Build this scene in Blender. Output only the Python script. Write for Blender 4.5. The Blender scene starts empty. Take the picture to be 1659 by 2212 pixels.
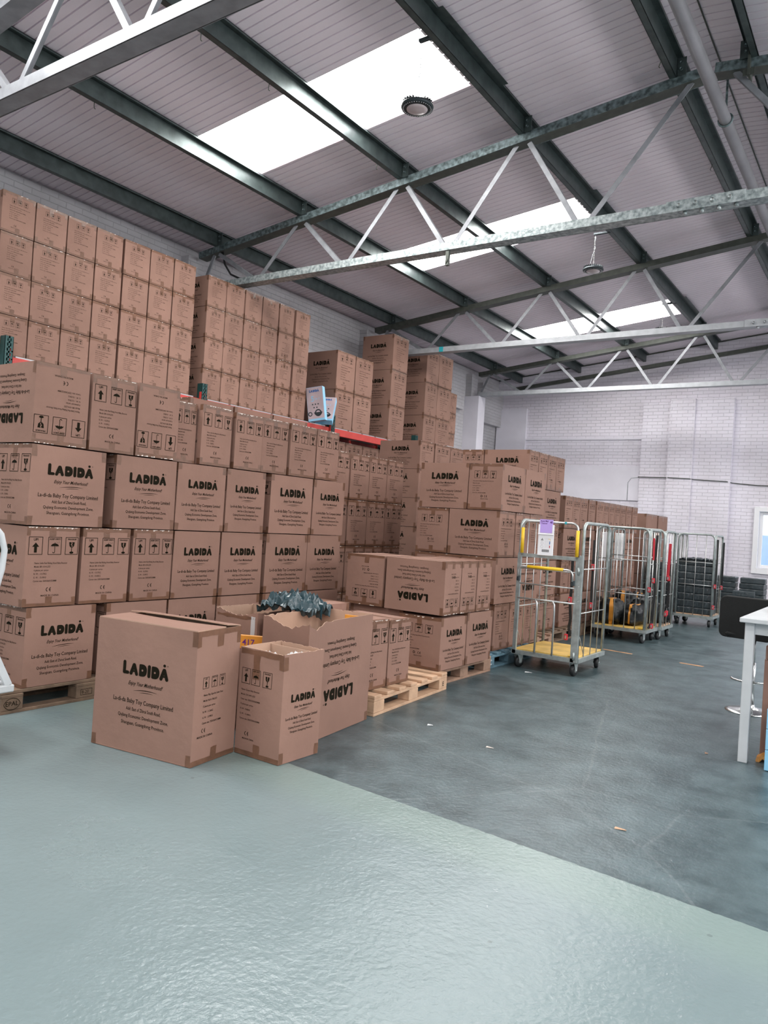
import bpy, math, random
from mathutils import Vector, Matrix
random.seed(7)
S = bpy.context.scene
COL = S.collection
PI = math.pi

# ------------------------------------------------------------------ camera
CAM_H = 1.36
def cam_rows(yaw, pitch, roll):
    cy, sy, cp, sp = math.cos(yaw), math.sin(yaw), math.cos(pitch), math.sin(pitch)
    f = Vector((-sy*cp, cy*cp, sp)); r0 = Vector((cy, sy, 0)); u0 = r0.cross(f)
    r = math.cos(roll)*r0 + math.sin(roll)*u0
    u = -math.sin(roll)*r0 + math.cos(roll)*u0
    return r, u, f
cr, cu, cf = cam_rows(.596300202, .0116505, .063992823)
cd = bpy.data.cameras.new('camera'); co = bpy.data.objects.new('camera', cd); COL.objects.link(co)
cd.sensor_fit = 'HORIZONTAL'; cd.sensor_width = 36; cd.lens = 1654.09/1659*36
cd.clip_start = .05; cd.clip_end = 200
mw = Matrix(((cr.x, cu.x, -cf.x, 0), (cr.y, cu.y, -cf.y, 0), (cr.z, cu.z, -cf.z, CAM_H), (0, 0, 0, 1)))
co.matrix_world = mw
S.camera = co

# ------------------------------------------------------------------ light and exposure
S.view_settings.view_transform = 'Standard'; S.view_settings.look = 'None'
S.view_settings.gamma = 1; S.view_settings.use_curve_mapping = False
S.view_settings.exposure = 0.22
SKYLIGHT = 19.0
ADDED_PANES = 6.3  # strength of the glowing panes added on the right wall
S.cycles.diffuse_bounces = 8; S.cycles.max_bounces = 12
w = bpy.data.worlds.new('overcast_sky'); S.world = w; w.use_nodes = True
bg = w.node_tree.nodes['Background']; bg.inputs[0].default_value = (.88, .94, 1.0, 1); bg.inputs[1].default_value = 2.0
def portal(loc, sx, sy, rot):
    l = bpy.data.lights.new('door_portal', 'AREA'); l.shape = 'RECTANGLE'; l.size = sx; l.size_y = sy
    l.cycles.is_portal = True
    o = bpy.data.objects.new('door_portal', l); COL.objects.link(o); o.location = loc; o.rotation_euler = rot
portal((-1.2, -7.0, 1.9), 5.0, 3.8, (-PI/2, 0, PI))

# ------------------------------------------------------------------ materials
def mat(name, col, rough=.6, metal=0, noise=0, nscale=8, bump=0, bscale=60, col2=None, spec=None, trans=0, emis=None, estr=0, alpha=None):
    m = bpy.data.materials.new(name); m.use_nodes = True; nt = m.node_tree; b = nt.nodes['Principled BSDF']
    b.inputs['Base Color'].default_value = (*col, 1); b.inputs['Roughness'].default_value = rough; b.inputs['Metallic'].default_value = metal
    if spec is not None: b.inputs['Specular IOR Level'].default_value = spec
    if trans: b.inputs['Transmission Weight'].default_value = trans
    if emis: b.inputs['Emission Color'].default_value = (*emis, 1); b.inputs['Emission Strength'].default_value = estr
    if alpha is not None: b.inputs['Alpha'].default_value = alpha
    tc = nt.nodes.new('ShaderNodeTexCoord')
    if noise or col2:
        n = nt.nodes.new('ShaderNodeTexNoise'); n.inputs['Scale'].default_value = nscale; n.inputs['Detail'].default_value = 6
        nt.links.new(tc.outputs['Object'], n.inputs['Vector'])
        r = nt.nodes.new('ShaderNodeValToRGB'); r.color_ramp.elements[0].position = .35; r.color_ramp.elements[1].position = .65
        c2 = col2 or tuple(c*(1-noise) for c in col)
        r.color_ramp.elements[0].color = (*c2, 1); r.color_ramp.elements[1].color = (*col, 1)
        nt.links.new(n.outputs['Fac'], r.inputs[0]); nt.links.new(r.outputs[0], b.inputs['Base Color'])
    if bump:
        n2 = nt.nodes.new('ShaderNodeTexNoise'); n2.inputs['Scale'].default_value = bscale; n2.inputs['Detail'].default_value = 4
        nt.links.new(tc.outputs['Object'], n2.inputs['Vector'])
        bp = nt.nodes.new('ShaderNodeBump'); bp.inputs['Strength'].default_value = bump; bp.inputs['Distance'].default_value = .01
        nt.links.new(n2.outputs['Fac'], bp.inputs['Height']); nt.links.new(bp.outputs[0], b.inputs['Normal'])
    return m

def cardboard(name, col, var=.14):
    m = bpy.data.materials.new(name); m.use_nodes = True; nt = m.node_tree; b = nt.nodes['Principled BSDF']
    b.inputs['Roughness'].default_value = .78; b.inputs['Specular IOR Level'].default_value = .25
    tc = nt.nodes.new('ShaderNodeTexCoord'); oi = nt.nodes.new('ShaderNodeObjectInfo')
    n = nt.nodes.new('ShaderNodeTexNoise'); n.noise_dimensions = '4D'; n.inputs['Scale'].default_value = 3; n.inputs['Detail'].default_value = 8
    nt.links.new(tc.outputs['Object'], n.inputs['Vector'])
    ml = nt.nodes.new('ShaderNodeMath'); ml.operation = 'MULTIPLY'; ml.inputs[1].default_value = 37
    nt.links.new(oi.outputs['Random'], ml.inputs[0]); nt.links.new(ml.outputs[0], n.inputs['W'])
    r = nt.nodes.new('ShaderNodeValToRGB'); r.color_ramp.elements[0].position = .3; r.color_ramp.elements[1].position = .7
    r.color_ramp.elements[0].color = (*[c*(1-var) for c in col], 1); r.color_ramp.elements[1].color = (*col, 1)
    nt.links.new(n.outputs['Fac'], r.inputs[0])
    hs = nt.nodes.new('ShaderNodeHueSaturation'); mr = nt.nodes.new('ShaderNodeMapRange')
    mr.inputs['To Min'].default_value = .93; mr.inputs['To Max'].default_value = 1.07
    nt.links.new(oi.outputs['Random'], mr.inputs[0]); nt.links.new(mr.outputs[0], hs.inputs['Value']); nt.links.new(r.outputs[0], hs.inputs['Color'])
    nt.links.new(hs.outputs[0], b.inputs['Base Color'])
    n2 = nt.nodes.new('ShaderNodeTexNoise'); n2.inputs['Scale'].default_value = 9; n2.inputs['Detail'].default_value = 5
    nt.links.new(tc.outputs['Object'], n2.inputs['Vector'])
    bp = nt.nodes.new('ShaderNodeBump'); bp.inputs['Strength'].default_value = .35; bp.inputs['Distance'].default_value = .012
    nt.links.new(n2.outputs['Fac'], bp.inputs['Height']); nt.links.new(bp.outputs[0], b.inputs['Normal'])
    return m

M = {}
M['card'] = cardboard('brown_cardboard', (.262, .151, .115))
M['cardin'] = cardboard('inner_cardboard', (.42, .275, .20))
M['ink'] = mat('black_print', (.010, .008, .004), .8, spec=.08)
M['inkthin'] = mat('grey_print', (.035, .022, .014), .8, spec=.1)
M['tape'] = mat('brown_packing_tape', (.165, .082, .050), .36, noise=.25, nscale=14, bump=.3, bscale=22, spec=.35)
M['glint_scrap'] = mat('tape_glint_and_scrap', (.80, .70, .63), .2, noise=.3, nscale=60)  # pale tone holds the tape's shine; also used for a paper scrap
M['galvl'] = mat('light_galvanised_steel', (.46, .51, .51), .38, .35, col2=(.17, .21, .21), nscale=24, bump=.2, bscale=50)
M['galv'] = mat('mottled_galvanised_steel', (.20, .26, .27), .45, .35, col2=(.05, .07, .07), nscale=22, bump=.25, bscale=50)
M['purlin'] = mat('green_grey_purlin_steel', (.078, .102, .100), .38, .45, noise=.35, nscale=9, bump=.08, bscale=30)
M['brace'] = mat('grey_brace_steel', (.27, .28, .30), .45, .2, noise=.25, nscale=10)
M['pipe'] = mat('grey_painted_pipe', (.27, .27, .285), .4, .2, noise=.25, nscale=3)
M['darksteel'] = mat('dark_steel', (.085, .095, .08), .5, .3, noise=.25, nscale=12)
M['palesteel'] = mat('pale_grey_painted_steel', (.42, .44, .46), .42, .2, noise=.18, nscale=10, bump=.1)
M['zinc'] = mat('bright_zinc_tube', (.55, .56, .55), .33, .75, noise=.2, nscale=18)
M['zinc2'] = mat('worn_zinc_frame', (.42, .47, .46), .36, .55, noise=.3, nscale=16)
M['yellow'] = mat('yellow_plastic', (.80, .50, .02), .45, noise=.1)
M['ydeck'] = mat('worn_yellow_board', (.72, .47, .12), .55, noise=.35, nscale=5)
M['wood'] = mat('pale_pine', (.56, .36, .23), .7, noise=.25, nscale=7, bump=.3, bscale=35)
M['woodb'] = mat('weathered_pallet_wood', (.20, .13, .085), .8, noise=.4, nscale=9, bump=.4, bscale=30)
M['woodm'] = mat('brown_pallet_wood', (.36, .22, .15), .8, noise=.3, nscale=9, bump=.4, bscale=30)
M['blue'] = mat('blue_painted_wood', (.10, .19, .24), .65, noise=.35, nscale=9, bump=.3)
M['rubber'] = mat('black_rubber', (.012, .013, .014), .5)
M['blackp'] = mat('black_polythene', (.006, .008, .009), .34, noise=.2, nscale=10, bump=.9, bscale=16, spec=.35)
M['greyp'] = mat('dark_grey_mailer', (.028, .040, .046), .36, noise=.2, nscale=10, bump=.8, bscale=14, spec=.6)
M['tealbag'] = mat('dark_teal_polythene', (.018, .045, .055), .25, bump=.6, bscale=14, spec=.7)
M['orange'] = mat('orange_tape', (.60, .25, .03), .4, noise=.2)
M['red'] = mat('red_strap_plastic', (.50, .02, .035), .45)
M['redbeam'] = mat('red_rack_beam', (.48, .045, .035), .45, noise=.15)
M['greenup'] = mat('dark_green_upright', (.012, .055, .052), .45, .2)
M['grill'] = mat('grey_deck_strip', (.35, .35, .36), .4, .5)
M['white'] = mat('white_paint', (.50, .52, .53), .4, noise=.08)
M['whitep'] = mat('white_plastic', (.80, .80, .82), .4)
M['purple'] = mat('lilac_card', (.48, .34, .76), .5)
M['navy'] = mat('violet_print', (.09, .01, .17), .5)
M['lightblue'] = mat('light_blue_card', (.24, .52, .72), .4)
M['pinkgrey'] = mat('pale_pink_print', (.50, .40, .42), .35, noise=.15, nscale=6)
M['blackfab'] = mat('black_fabric', (.004, .005, .005), .85, bump=.3, bscale=300)
M['chrome'] = mat('chrome', (.6, .62, .62), .22, 1)
M['pink'] = mat('pink_plastic', (.75, .25, .36), .4)
M['film'] = mat('clear_plastic_film', (.75, .76, .76), .18, spec=.8, alpha=.55)
M['whiteled'] = mat('lamp_lens', (.52, .45, .46), .3)
M['blackm'] = mat('black_metal', (.03, .04, .045), .45, .4)
M['teal'] = mat('teal_tape', (.02, .35, .40), .5)
M['bluem'] = mat('blue_mark', (.02, .12, .35), .5)

def brickwall(name, base, dirt, axis='x'):
    m = bpy.data.materials.new(name); m.use_nodes = True; nt = m.node_tree; b = nt.nodes['Principled BSDF']
    b.inputs['Roughness'].default_value = .55
    tc = nt.nodes.new('ShaderNodeTexCoord'); sp = nt.nodes.new('ShaderNodeSeparateXYZ'); cb = nt.nodes.new('ShaderNodeCombineXYZ')
    nt.links.new(tc.outputs['Object'], sp.inputs[0])
    ad = nt.nodes.new('ShaderNodeMath'); ad.operation = 'ADD'
    nt.links.new(sp.outputs[0], ad.inputs[0]); nt.links.new(sp.outputs[1], ad.inputs[1])
    nt.links.new(ad.outputs[0], cb.inputs[0]); nt.links.new(sp.outputs[2], cb.inputs[1])
    n0 = nt.nodes.new('ShaderNodeTexNoise'); n0.inputs['Scale'].default_value = 6; nt.links.new(tc.outputs['Object'], n0.inputs['Vector'])
    mx = nt.nodes.new('ShaderNodeMix'); mx.data_type = 'VECTOR'; mx.inputs['Factor'].default_value = .012
    nt.links.new(cb.outputs[0], mx.inputs[4]); nt.links.new(n0.outputs['Color'], mx.inputs[5])
    br = nt.nodes.new('ShaderNodeTexBrick'); br.inputs['Scale'].default_value = 1; br.inputs['Brick Width'].default_value = .225
    br.inputs['Row Height'].default_value = .075; br.inputs['Mortar Size'].default_value = .006; br.inputs['Mortar Smooth'].default_value = .6
    br.inputs['Color1'].default_value = (*base, 1); br.inputs['Color2'].default_value = (*[c*.96 for c in base], 1); br.inputs['Mortar'].default_value = (*[c*.89 for c in base], 1)
    nt.links.new(mx.outputs[1], br.inputs['Vector'])
    n = nt.nodes.new('ShaderNodeTexNoise'); n.inputs['Scale'].default_value = 1.3; n.inputs['Detail'].default_value = 8; nt.links.new(tc.outputs['Object'], n.inputs['Vector'])
    r = nt.nodes.new('ShaderNodeValToRGB'); r.color_ramp.elements[0].position = .35; r.color_ramp.elements[1].position = .62
    r.color_ramp.elements[0].color = (*dirt, 1); r.color_ramp.elements[1].color = (1, 1, 1, 1); nt.links.new(n.outputs['Fac'], r.inputs[0])
    mm = nt.nodes.new('ShaderNodeMix'); mm.data_type = 'RGBA'; mm.blend_type = 'MULTIPLY'; mm.inputs['Factor'].default_value = 1
    nt.links.new(br.outputs['Color'], mm.inputs[6]); nt.links.new(r.outputs[0], mm.inputs[7]); nt.links.new(mm.outputs[2], b.inputs['Base Color'])
    bp = nt.nodes.new('ShaderNodeBump'); bp.inputs['Strength'].default_value = .8; bp.inputs['Distance'].default_value = .008; bp.invert = True
    nt.links.new(br.outputs['Fac'], bp.inputs['Height']); nt.links.new(bp.outputs[0], b.inputs['Normal'])
    return m
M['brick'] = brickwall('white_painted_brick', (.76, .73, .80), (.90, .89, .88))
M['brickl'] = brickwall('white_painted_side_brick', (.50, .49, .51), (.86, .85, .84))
M['render'] = mat('white_painted_render', (.72, .70, .76), .55, noise=.06, nscale=3, bump=.2, bscale=12)
M['roof'] = mat('off_white_liner_sheet', (.85, .765, .82), .5, noise=.05, nscale=1.2)
M['plaster'] = mat('pale_wall_paint', (.55, .56, .58), .6, noise=.05)

def floor_mat():
    m = bpy.data.materials.new('painted_concrete_floor'); m.use_nodes = True; nt = m.node_tree; b = nt.nodes['Principled BSDF']
    L = nt.links.new; N = nt.nodes.new
    tc = N('ShaderNodeTexCoord'); sp = N('ShaderNodeSeparateXYZ'); L(tc.outputs['Object'], sp.inputs[0])
    def noise(sc, det=6, rough=.6):
        n = N('ShaderNodeTexNoise'); n.inputs['Scale'].default_value = sc; n.inputs['Detail'].default_value = det; n.inputs['Roughness'].default_value = rough
        L(tc.outputs['Object'], n.inputs['Vector']); return n
    def math2(op, a, bb):
        x = N('ShaderNodeMath'); x.operation = op
        for i, v in enumerate((a, bb)):
            if isinstance(v, (int, float)): x.inputs[i].default_value = v
            elif v is not None: L(v, x.inputs[i])
        return x.outputs[0]
    def ramp(f, p0, c0, p1, c1):
        r = N('ShaderNodeValToRGB'); r.color_ramp.elements[0].position = p0; r.color_ramp.elements[1].position = p1
        r.color_ramp.elements[0].color = (*c0, 1); r.color_ramp.elements[1].color = (*c1, 1); L(f, r.inputs[0]); return r.outputs[0]
    def mix(f, a, bb, ty='MIX'):
        x = N('ShaderNodeMix'); x.data_type = 'RGBA'; x.blend_type = ty
        for i, v in ((0, f), (6, a), (7, bb)):
            if isinstance(v, (int, float)): x.inputs[i].default_value = v
            elif isinstance(v, tuple): x.inputs[i].default_value = (*v, 1)
            else: L(v, x.inputs[i])
        return x.outputs[2]
    # distance past the paint line  y = 3.04 - .077 x
    t = math2('ADD', math2('ADD', sp.outputs[1], math2('MULTIPLY', sp.outputs[0], .077)), -3.035)
    t = math2('ADD', t, math2('MULTIPLY', math2('SUBTRACT', noise(30, 3).outputs['Fac'], .5), .02))
    side = N('ShaderNodeMath'); side.operation = 'GREATER_THAN'; L(t, side.inputs[0]); side.inputs[1].default_value = 0
    big = noise(.9, 8, .65).outputs['Fac']; mid = noise(3.5, 8, .7).outputs['Fac']; fine = noise(60, 4).outputs['Fac']
    light = ramp(big, .3, (.146, .194, .200), .7, (.172, .222, .228))
    dark = ramp(mid, .38, (.026, .046, .052), .64, (.084, .122, .132))
    dark = mix(ramp(noise(.7, 5).outputs['Fac'], .4, (0, 0, 0), .7, (.55, .55, .55)), dark, (.070, .102, .113))
    c = mix(side.outputs[0], light, dark)
    # worn strip next to the line
    band = N('ShaderNodeMapRange'); band.inputs['From Min'].default_value = -.42; band.inputs['From Max'].default_value = -.2; L(t, band.inputs[0])
    bd = math2('MULTIPLY', band.outputs[0], math2('SUBTRACT', 1, side.outputs[0]))
    c = mix(math2('MULTIPLY', bd, .55), c, (.185, .25, .225))
    # flaked spots showing pink screed, mostly near the line
    near = N('ShaderNodeMapRange'); near.inputs['From Min'].default_value = 0; near.inputs['From Max'].default_value = .35
    L(math2('ABSOLUTE', math2('ADD', t, .3), None), near.inputs[0]); near.inputs['To Min'].default_value = .13; near.inputs['To Max'].default_value = 0
    fl = noise(5.5, 9, .75).outputs['Fac']
    sp1 = N('ShaderNodeMath'); sp1.operation = 'GREATER_THAN'; L(math2('ADD', fl, near.outputs[0]), sp1.inputs[0]); sp1.inputs[1].default_value = .80
    c = mix(math2('MULTIPLY', sp1.outputs[0], math2('SUBTRACT', 1, side.outputs[0])), c, (.32, .235, .20))
    # small dark chips
    vo = N('ShaderNodeTexVoronoi'); vo.inputs['Scale'].default_value = 3.2; L(tc.outputs['Object'], vo.inputs['Vector'])
    ch = N('ShaderNodeMath'); ch.operation = 'LESS_THAN'; L(math2('ADD', vo.outputs['Distance'], math2('MULTIPLY', fine, .05)), ch.inputs[0]); ch.inputs[1].default_value = .055
    c = mix(math2('MULTIPLY', ch.outputs[0], .6), c, (.10, .13, .13))
    # hairline cracks and scratches
    wv = N('ShaderNodeTexVoronoi'); wv.feature = 'DISTANCE_TO_EDGE'; wv.inputs['Scale'].default_value = .42
    dn = noise(2.2, 5); va = N('ShaderNodeMix'); va.data_type = 'VECTOR'; va.inputs['Factor'].default_value = .08
    L(tc.outputs['Object'], va.inputs[4]); L(dn.outputs['Color'], va.inputs[5]); L(va.outputs[1], wv.inputs['Vector'])
    cr_ = N('ShaderNodeMath'); cr_.operation = 'LESS_THAN'; L(wv.outputs['Distance'], cr_.inputs[0]); cr_.inputs[1].default_value = .0022
    c = mix(math2('MULTIPLY', math2('MULTIPLY', cr_.outputs[0], side.outputs[0]), .16), c, (.25, .28, .28))
    L(c, b.inputs['Base Color'])
    ro = N('ShaderNodeMapRange'); ro.inputs['From Min'].default_value = .3; ro.inputs['From Max'].default_value = .7
    ro.inputs['To Min'].default_value = .21; ro.inputs['To Max'].default_value = .29; L(big, ro.inputs[0])
    L(math2('ADD', ro.outputs[0], math2('MULTIPLY', side.outputs[0], .10)), b.inputs['Roughness'])
    b.inputs['Specular IOR Level'].default_value = .5
    bp = N('ShaderNodeBump'); bp.inputs['Strength'].default_value = .6; bp.inputs['Distance'].default_value = .005
    L(math2('ADD', noise(42, 4, .55).outputs['Fac'], math2('MULTIPLY', noise(4, 3).outputs['Fac'], 2)), bp.inputs['Height']); L(bp.outputs[0], b.inputs['Normal'])
    return m
M['floor'] = floor_mat()
M['fill_glow'] = mat('added_glow_pane', (.9, .9, .9), .5, emis=(.97, .98, 1.0), estr=ADDED_PANES)  # glow of the added panes on the unseen right wall
M['sky'] = mat('translucent_rooflight', (.9, .9, .9), .5, emis=(1.0, .985, .96), estr=SKYLIGHT)

# ------------------------------------------------------------------ mesh builder
class MB:
    def __init__(s): s.v = []; s.f = []; s.m = []; s.mats = []; s.sm = []
    def mi(s, m):
        m = M[m] if isinstance(m, str) else m
        if m not in s.mats: s.mats.append(m)
        return s.mats.index(m)
    def add(s, vs, fs, m, smooth=False):
        o = len(s.v); k = s.mi(m); s.v += [tuple(p) for p in vs]
        for f in fs: s.f.append(tuple(i+o for i in f)); s.m.append(k); s.sm.append(smooth)
    def box(s, x0, y0, z0, x1, y1, z1, m, bev=0):
        if bev <= 0 or bev*2 >= min(x1-x0, y1-y0, z1-z0):
            vs = [(x, y, z) for z in (z0, z1) for y in (y0, y1) for x in (x0, x1)]
            s.add(vs, [(0,2,3,1),(4,5,7,6),(0,1,5,4),(2,6,7,3),(0,4,6,2),(1,3,7,5)], m); return
        c = ((x0+x1)/2, (y0+y1)/2, (z0+z1)/2); h = ((x1-x0)/2, (y1-y0)/2, (z1-z0)/2)
        vs = []; idx = {}
        for sx in (-1,1):
            for sy in (-1,1):
                for sz in (-1,1):
                    for a in range(3):
                        sg = (sx,sy,sz); p = [c[i]+sg[i]*(h[i]-(0 if i == a else bev)) for i in range(3)]
                        idx[(sx,sy,sz,a)] = len(vs); vs.append(p)
        fs = []
        for a in range(3):
            b_, c_ = (a+1) % 3, (a+2) % 3
            for sg in (-1,1):
                def k(p, q):
                    t = [0,0,0]; t[a] = sg; t[b_] = p; t[c_] = q; return idx[(t[0],t[1],t[2],a)]
                f = [k(-1,-1), k(1,-1), k(1,1), k(-1,1)]; fs.append(f if sg > 0 else f[::-1])
        for a in range(3):
            b_, c_ = (a+1) % 3, (a+2) % 3
            for p in (-1,1):
                for q in (-1,1):
                    def k(r, ax):
                        t = [0,0,0]; t[a] = r; t[b_] = p; t[c_] = q; return idx[(t[0],t[1],t[2],ax)]
                    f = [k(-1,b_), k(1,b_), k(1,c_), k(-1,c_)]; fs.append(f if p*q > 0 else f[::-1])
        for sx in (-1,1):
            for sy in (-1,1):
                for sz in (-1,1):
                    f = [idx[(sx,sy,sz,a)] for a in range(3)]; fs.append(f if sx*sy*sz > 0 else f[::-1])
        s.add(vs, fs, m)
    def bar(s, p, q, w_, h_, m, up=(0,0,1)):
        p = Vector(p); q = Vector(q); d = (q-p).normalized(); u = Vector(up)
        if abs(d.dot(u)) > .98: u = Vector((0,1,0))
        r = d.cross(u).normalized(); u = r.cross(d)
        vs = [c + r*a*w_/2 + u*b*h_/2 for c in (p,q) for a, b in ((-1,-1),(1,-1),(1,1),(-1,1))]
        s.add(vs, [(0,1,2,3)[::-1],(4,5,6,7),(0,1,5,4),(1,2,6,5),(2,3,7,6),(3,0,4,7)], m)
    def tube(s, pts, r, m, n=8, closed=False, rs=None):
        pts = [Vector(p) for p in pts]; N = len(pts); rings = []; prev = None
        for i, p in enumerate(pts):
            if closed: d = (pts[(i+1) % N]-pts[i-1]).normalized()
            else: d = ((pts[min(i+1,N-1)]-pts[max(i-1,0)])).normalized()
            if prev is None:
                a = Vector((0,0,1)) if abs(d.z) < .9 else Vector((1,0,0)); a = (a-d*a.dot(d)).normalized()
            else: a = (prev-d*prev.dot(d)).normalized()
            prev = a; b_ = d.cross(a); rr = rs[i] if rs else r
            rings.append([p + a*math.cos(2*PI*k/n)*rr + b_*math.sin(2*PI*k/n)*rr for k in range(n)])
        vs = [v for ring in rings for v in ring]; fs = []
        for i in range(N if closed else N-1):
            j = (i+1) % N
            for k in range(n): fs.append((i*n+k, i*n+(k+1) % n, j*n+(k+1) % n, j*n+k))
        if not closed: fs.append(tuple(range(n))[::-1]); fs.append(tuple((N-1)*n+k for k in range(n)))
        s.add(vs, fs, m, True)
    def lathe(s, prof, m, c=(0,0,0), n=24, axis='z'):
        vs = []; fs = []
        for r, z in prof:
            for k in range(n):
                a = 2*PI*k/n; x, y = r*math.cos(a), r*math.sin(a)
                p = (x, y, z) if axis == 'z' else ((z, x, y) if axis == 'x' else (x, z, y))
                vs.append((c[0]+p[0], c[1]+p[1], c[2]+p[2]))
        for i in range(len(prof)-1):
            for k in range(n):
                f = (i*n+k, i*n+(k+1) % n, (i+1)*n+(k+1) % n, (i+1)*n+k)
                fs.append(f if axis != 'y' else f[::-1])
        fs.append(tuple(range(n))[::-1]); fs.append(tuple((len(prof)-1)*n+k for k in range(n)))
        s.add(vs, fs, m, True)
    def mesh(s, name):
        me = bpy.data.meshes.new(name); me.from_pydata(s.v, [], s.f)
        for m in s.mats: me.materials.append(m)
        me.polygons.foreach_set('material_index', s.m); me.polygons.foreach_set('use_smooth', s.sm)
        me.update(); return me
    def build(s, name, parent=None, loc=None, rz=0):
        o = bpy.data.objects.new(name, s.mesh(name)); COL.objects.link(o)
        if parent: o.parent = parent
        if loc: o.location = loc
        o.rotation_euler = (0, 0, rz); return o

def tag(o, label=None, cat=None, group=None, kind=None):
    if label: o['label'] = label
    if cat: o['category'] = cat
    if group: o['group'] = group
    if kind: o['kind'] = kind
    return o
def thing(name, label, cat, loc=(0,0,0), rz=0, group=None):
    o = bpy.data.objects.new(name, None); COL.objects.link(o); o.location = loc; o.rotation_euler = (0,0,rz)
    o.empty_display_size = .05
    return tag(o, label, cat, group)
def child(name, me, parent, label=None):
    o = bpy.data.objects.new(name, me); COL.objects.link(o); o.parent = parent
    if label: o['label'] = label
    return o
def struct(name, mb):
    o = mb.build(name); o['kind'] = 'structure'; return o
def rr_path(x0, x1, z0, z1, r, n=5):
    """inverted U: up, rounded corner, across, rounded corner, down (2D pairs)"""
    p = [(x0, z0)]
    for i in range(n+1):
        a = PI - i*(PI/2)/n; p.append((x0+r+r*math.cos(a), z1-r+r*math.sin(a)))
    for i in range(n+1):
        a = PI/2 - i*(PI/2)/n; p.append((x1-r+r*math.cos(a), z1-r+r*math.sin(a)))
    p.append((x1, z0)); return p

# ------------------------------------------------------------------ the building
XL, XR, YB, YF = -8.83, 5.5, 17.93, -7.0
RX, SL = -1.67, .114                      # ridge, slope
def roof_z(x): return 5.22 + SL*(8.5 + (x if x <= RX else 2*RX - x))
# floor
fb = MB(); nx, ny = 1, 1
fb.add([(XL-.3, YF-4, 0), (XR+.3, YF-4, 0), (XR+.3, YB+.3, 0), (XL-.3, YB+.3, 0)], [(0,1,2,3)], 'floor'); struct('floor', fb)
# walls
def gable(name, y0, y1, m, hole=None):
    b = MB()
    xs = [XL-.3, RX, XR+.3] if not hole else sorted({XL-.3, RX, XR+.3, hole[0], hole[1]})
    for a, c in zip(xs[:-1], xs[1:]):
        za, zc = roof_z(a)-.005, roof_z(c)-.005
        segs = [((0, 0), (za, zc))]
        if hole and a >= hole[0]-1e-6 and c <= hole[1]+1e-6:
            segs = [((hole[3], hole[3]), (za, zc))]
            if hole[2] > 0: segs.append(((0, 0), (hole[2], hole[2])))
        for (b0, b1), (t0, t1) in segs:
            vs = [(a,y0,b0),(c,y0,b1),(c,y1,b1),(a,y1,b0),(a,y0,t0),(c,y0,t1),(c,y1,t1),(a,y1,t0)]
            b.add(vs, [(0,3,2,1),(4,5,6,7),(0,1,5,4),(1,2,6,5),(2,3,7,6),(3,0,4,7)], m)
    return b
WX0, WX1, WZ0, WZ1 = -2.54, -1.30, .87, 2.07      # window in the back wall
b = gable('wall_back', YB, YB+.28, 'brick', (WX0-.03, WX1+.03, WZ0-.03, WZ1+.03))
P0 = YB-.10
for x0, x1, z1, d in ((-5.08, -4.45, 4.45, .10), (-4.45, -3.92, 4.50, .20), (-3.92, -3.14, 4.50, .13)):
    b.box(x0, YB-d, 0, x1, YB+.02, z1, 'brick')
b.box(-8.80, YB-.06, 0, -7.98, YB+.02, 4.42, 'render')
b.box(-7.98, YB-.035, 3.62, -5.08, YB+.02, 3.66, 'render')
b.box(-7.98, YB-.03, 2.2, -5.08, YB+.01, 3.0, 'render')
struct('wall_back', b)
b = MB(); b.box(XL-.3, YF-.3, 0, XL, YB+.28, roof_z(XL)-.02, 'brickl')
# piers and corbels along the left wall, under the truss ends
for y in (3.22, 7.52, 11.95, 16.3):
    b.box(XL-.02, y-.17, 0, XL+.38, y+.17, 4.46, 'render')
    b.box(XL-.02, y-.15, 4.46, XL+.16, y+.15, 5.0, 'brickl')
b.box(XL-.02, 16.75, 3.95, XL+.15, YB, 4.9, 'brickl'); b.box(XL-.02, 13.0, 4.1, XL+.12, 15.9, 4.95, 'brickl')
struct('wall_left', b)
b = MB(); b.box(XR, YF-.3, 0, XR+.3, YB+.28, roof_z(XR)-.02, 'plaster'); struct('wall_right', b)
struct('wall_front', gable('wall_front', YF-.3, YF, 'plaster', (-3.7, 1.3, 0, 3.8)))
# roof liner with ribs running down the slope; openings for the rooflights
SKYY = [(5.62, 6.62), (9.54, 10.42), (14.4, 15.4), (1.6, 2.6), (-2.4, -1.4), (-5.6, -4.8)]
SX0, SX1 = -6.70, -3.78
b = MB(); ys = []; y = YF-.3
while y < YB+.3:
    ys += [(y, 0), (y+.087, 0), (y+.088, .022), (y+.101, .022)]; y += .102
ys = sorted(ys + [(e, 0) for s_ in SKYY for e in s_])
for xa, xb in ((XL-.3, SX0), (SX0, SX1), (SX1, RX), (RX, 2*RX-SX1), (2*RX-SX1, 2*RX-SX0), (2*RX-SX0, XR+.3)):
    hole = (xa, xb) in ((SX0, SX1), (2*RX-SX1, 2*RX-SX0))
    vs = []; fs = []
    for y_, dz in ys: vs += [(xa, y_, roof_z(xa)+dz), (xb, y_, roof_z(xb)+dz)]
    for i in range(len(ys)-1):
        yc = (ys[i][0]+ys[i+1][0])/2
        if hole and any(a < yc < c for a, c in SKYY): continue
        fs.append((2*i, 2*i+2, 2*i+3, 2*i+1))
    b.add(vs, fs, 'roof')
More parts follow.
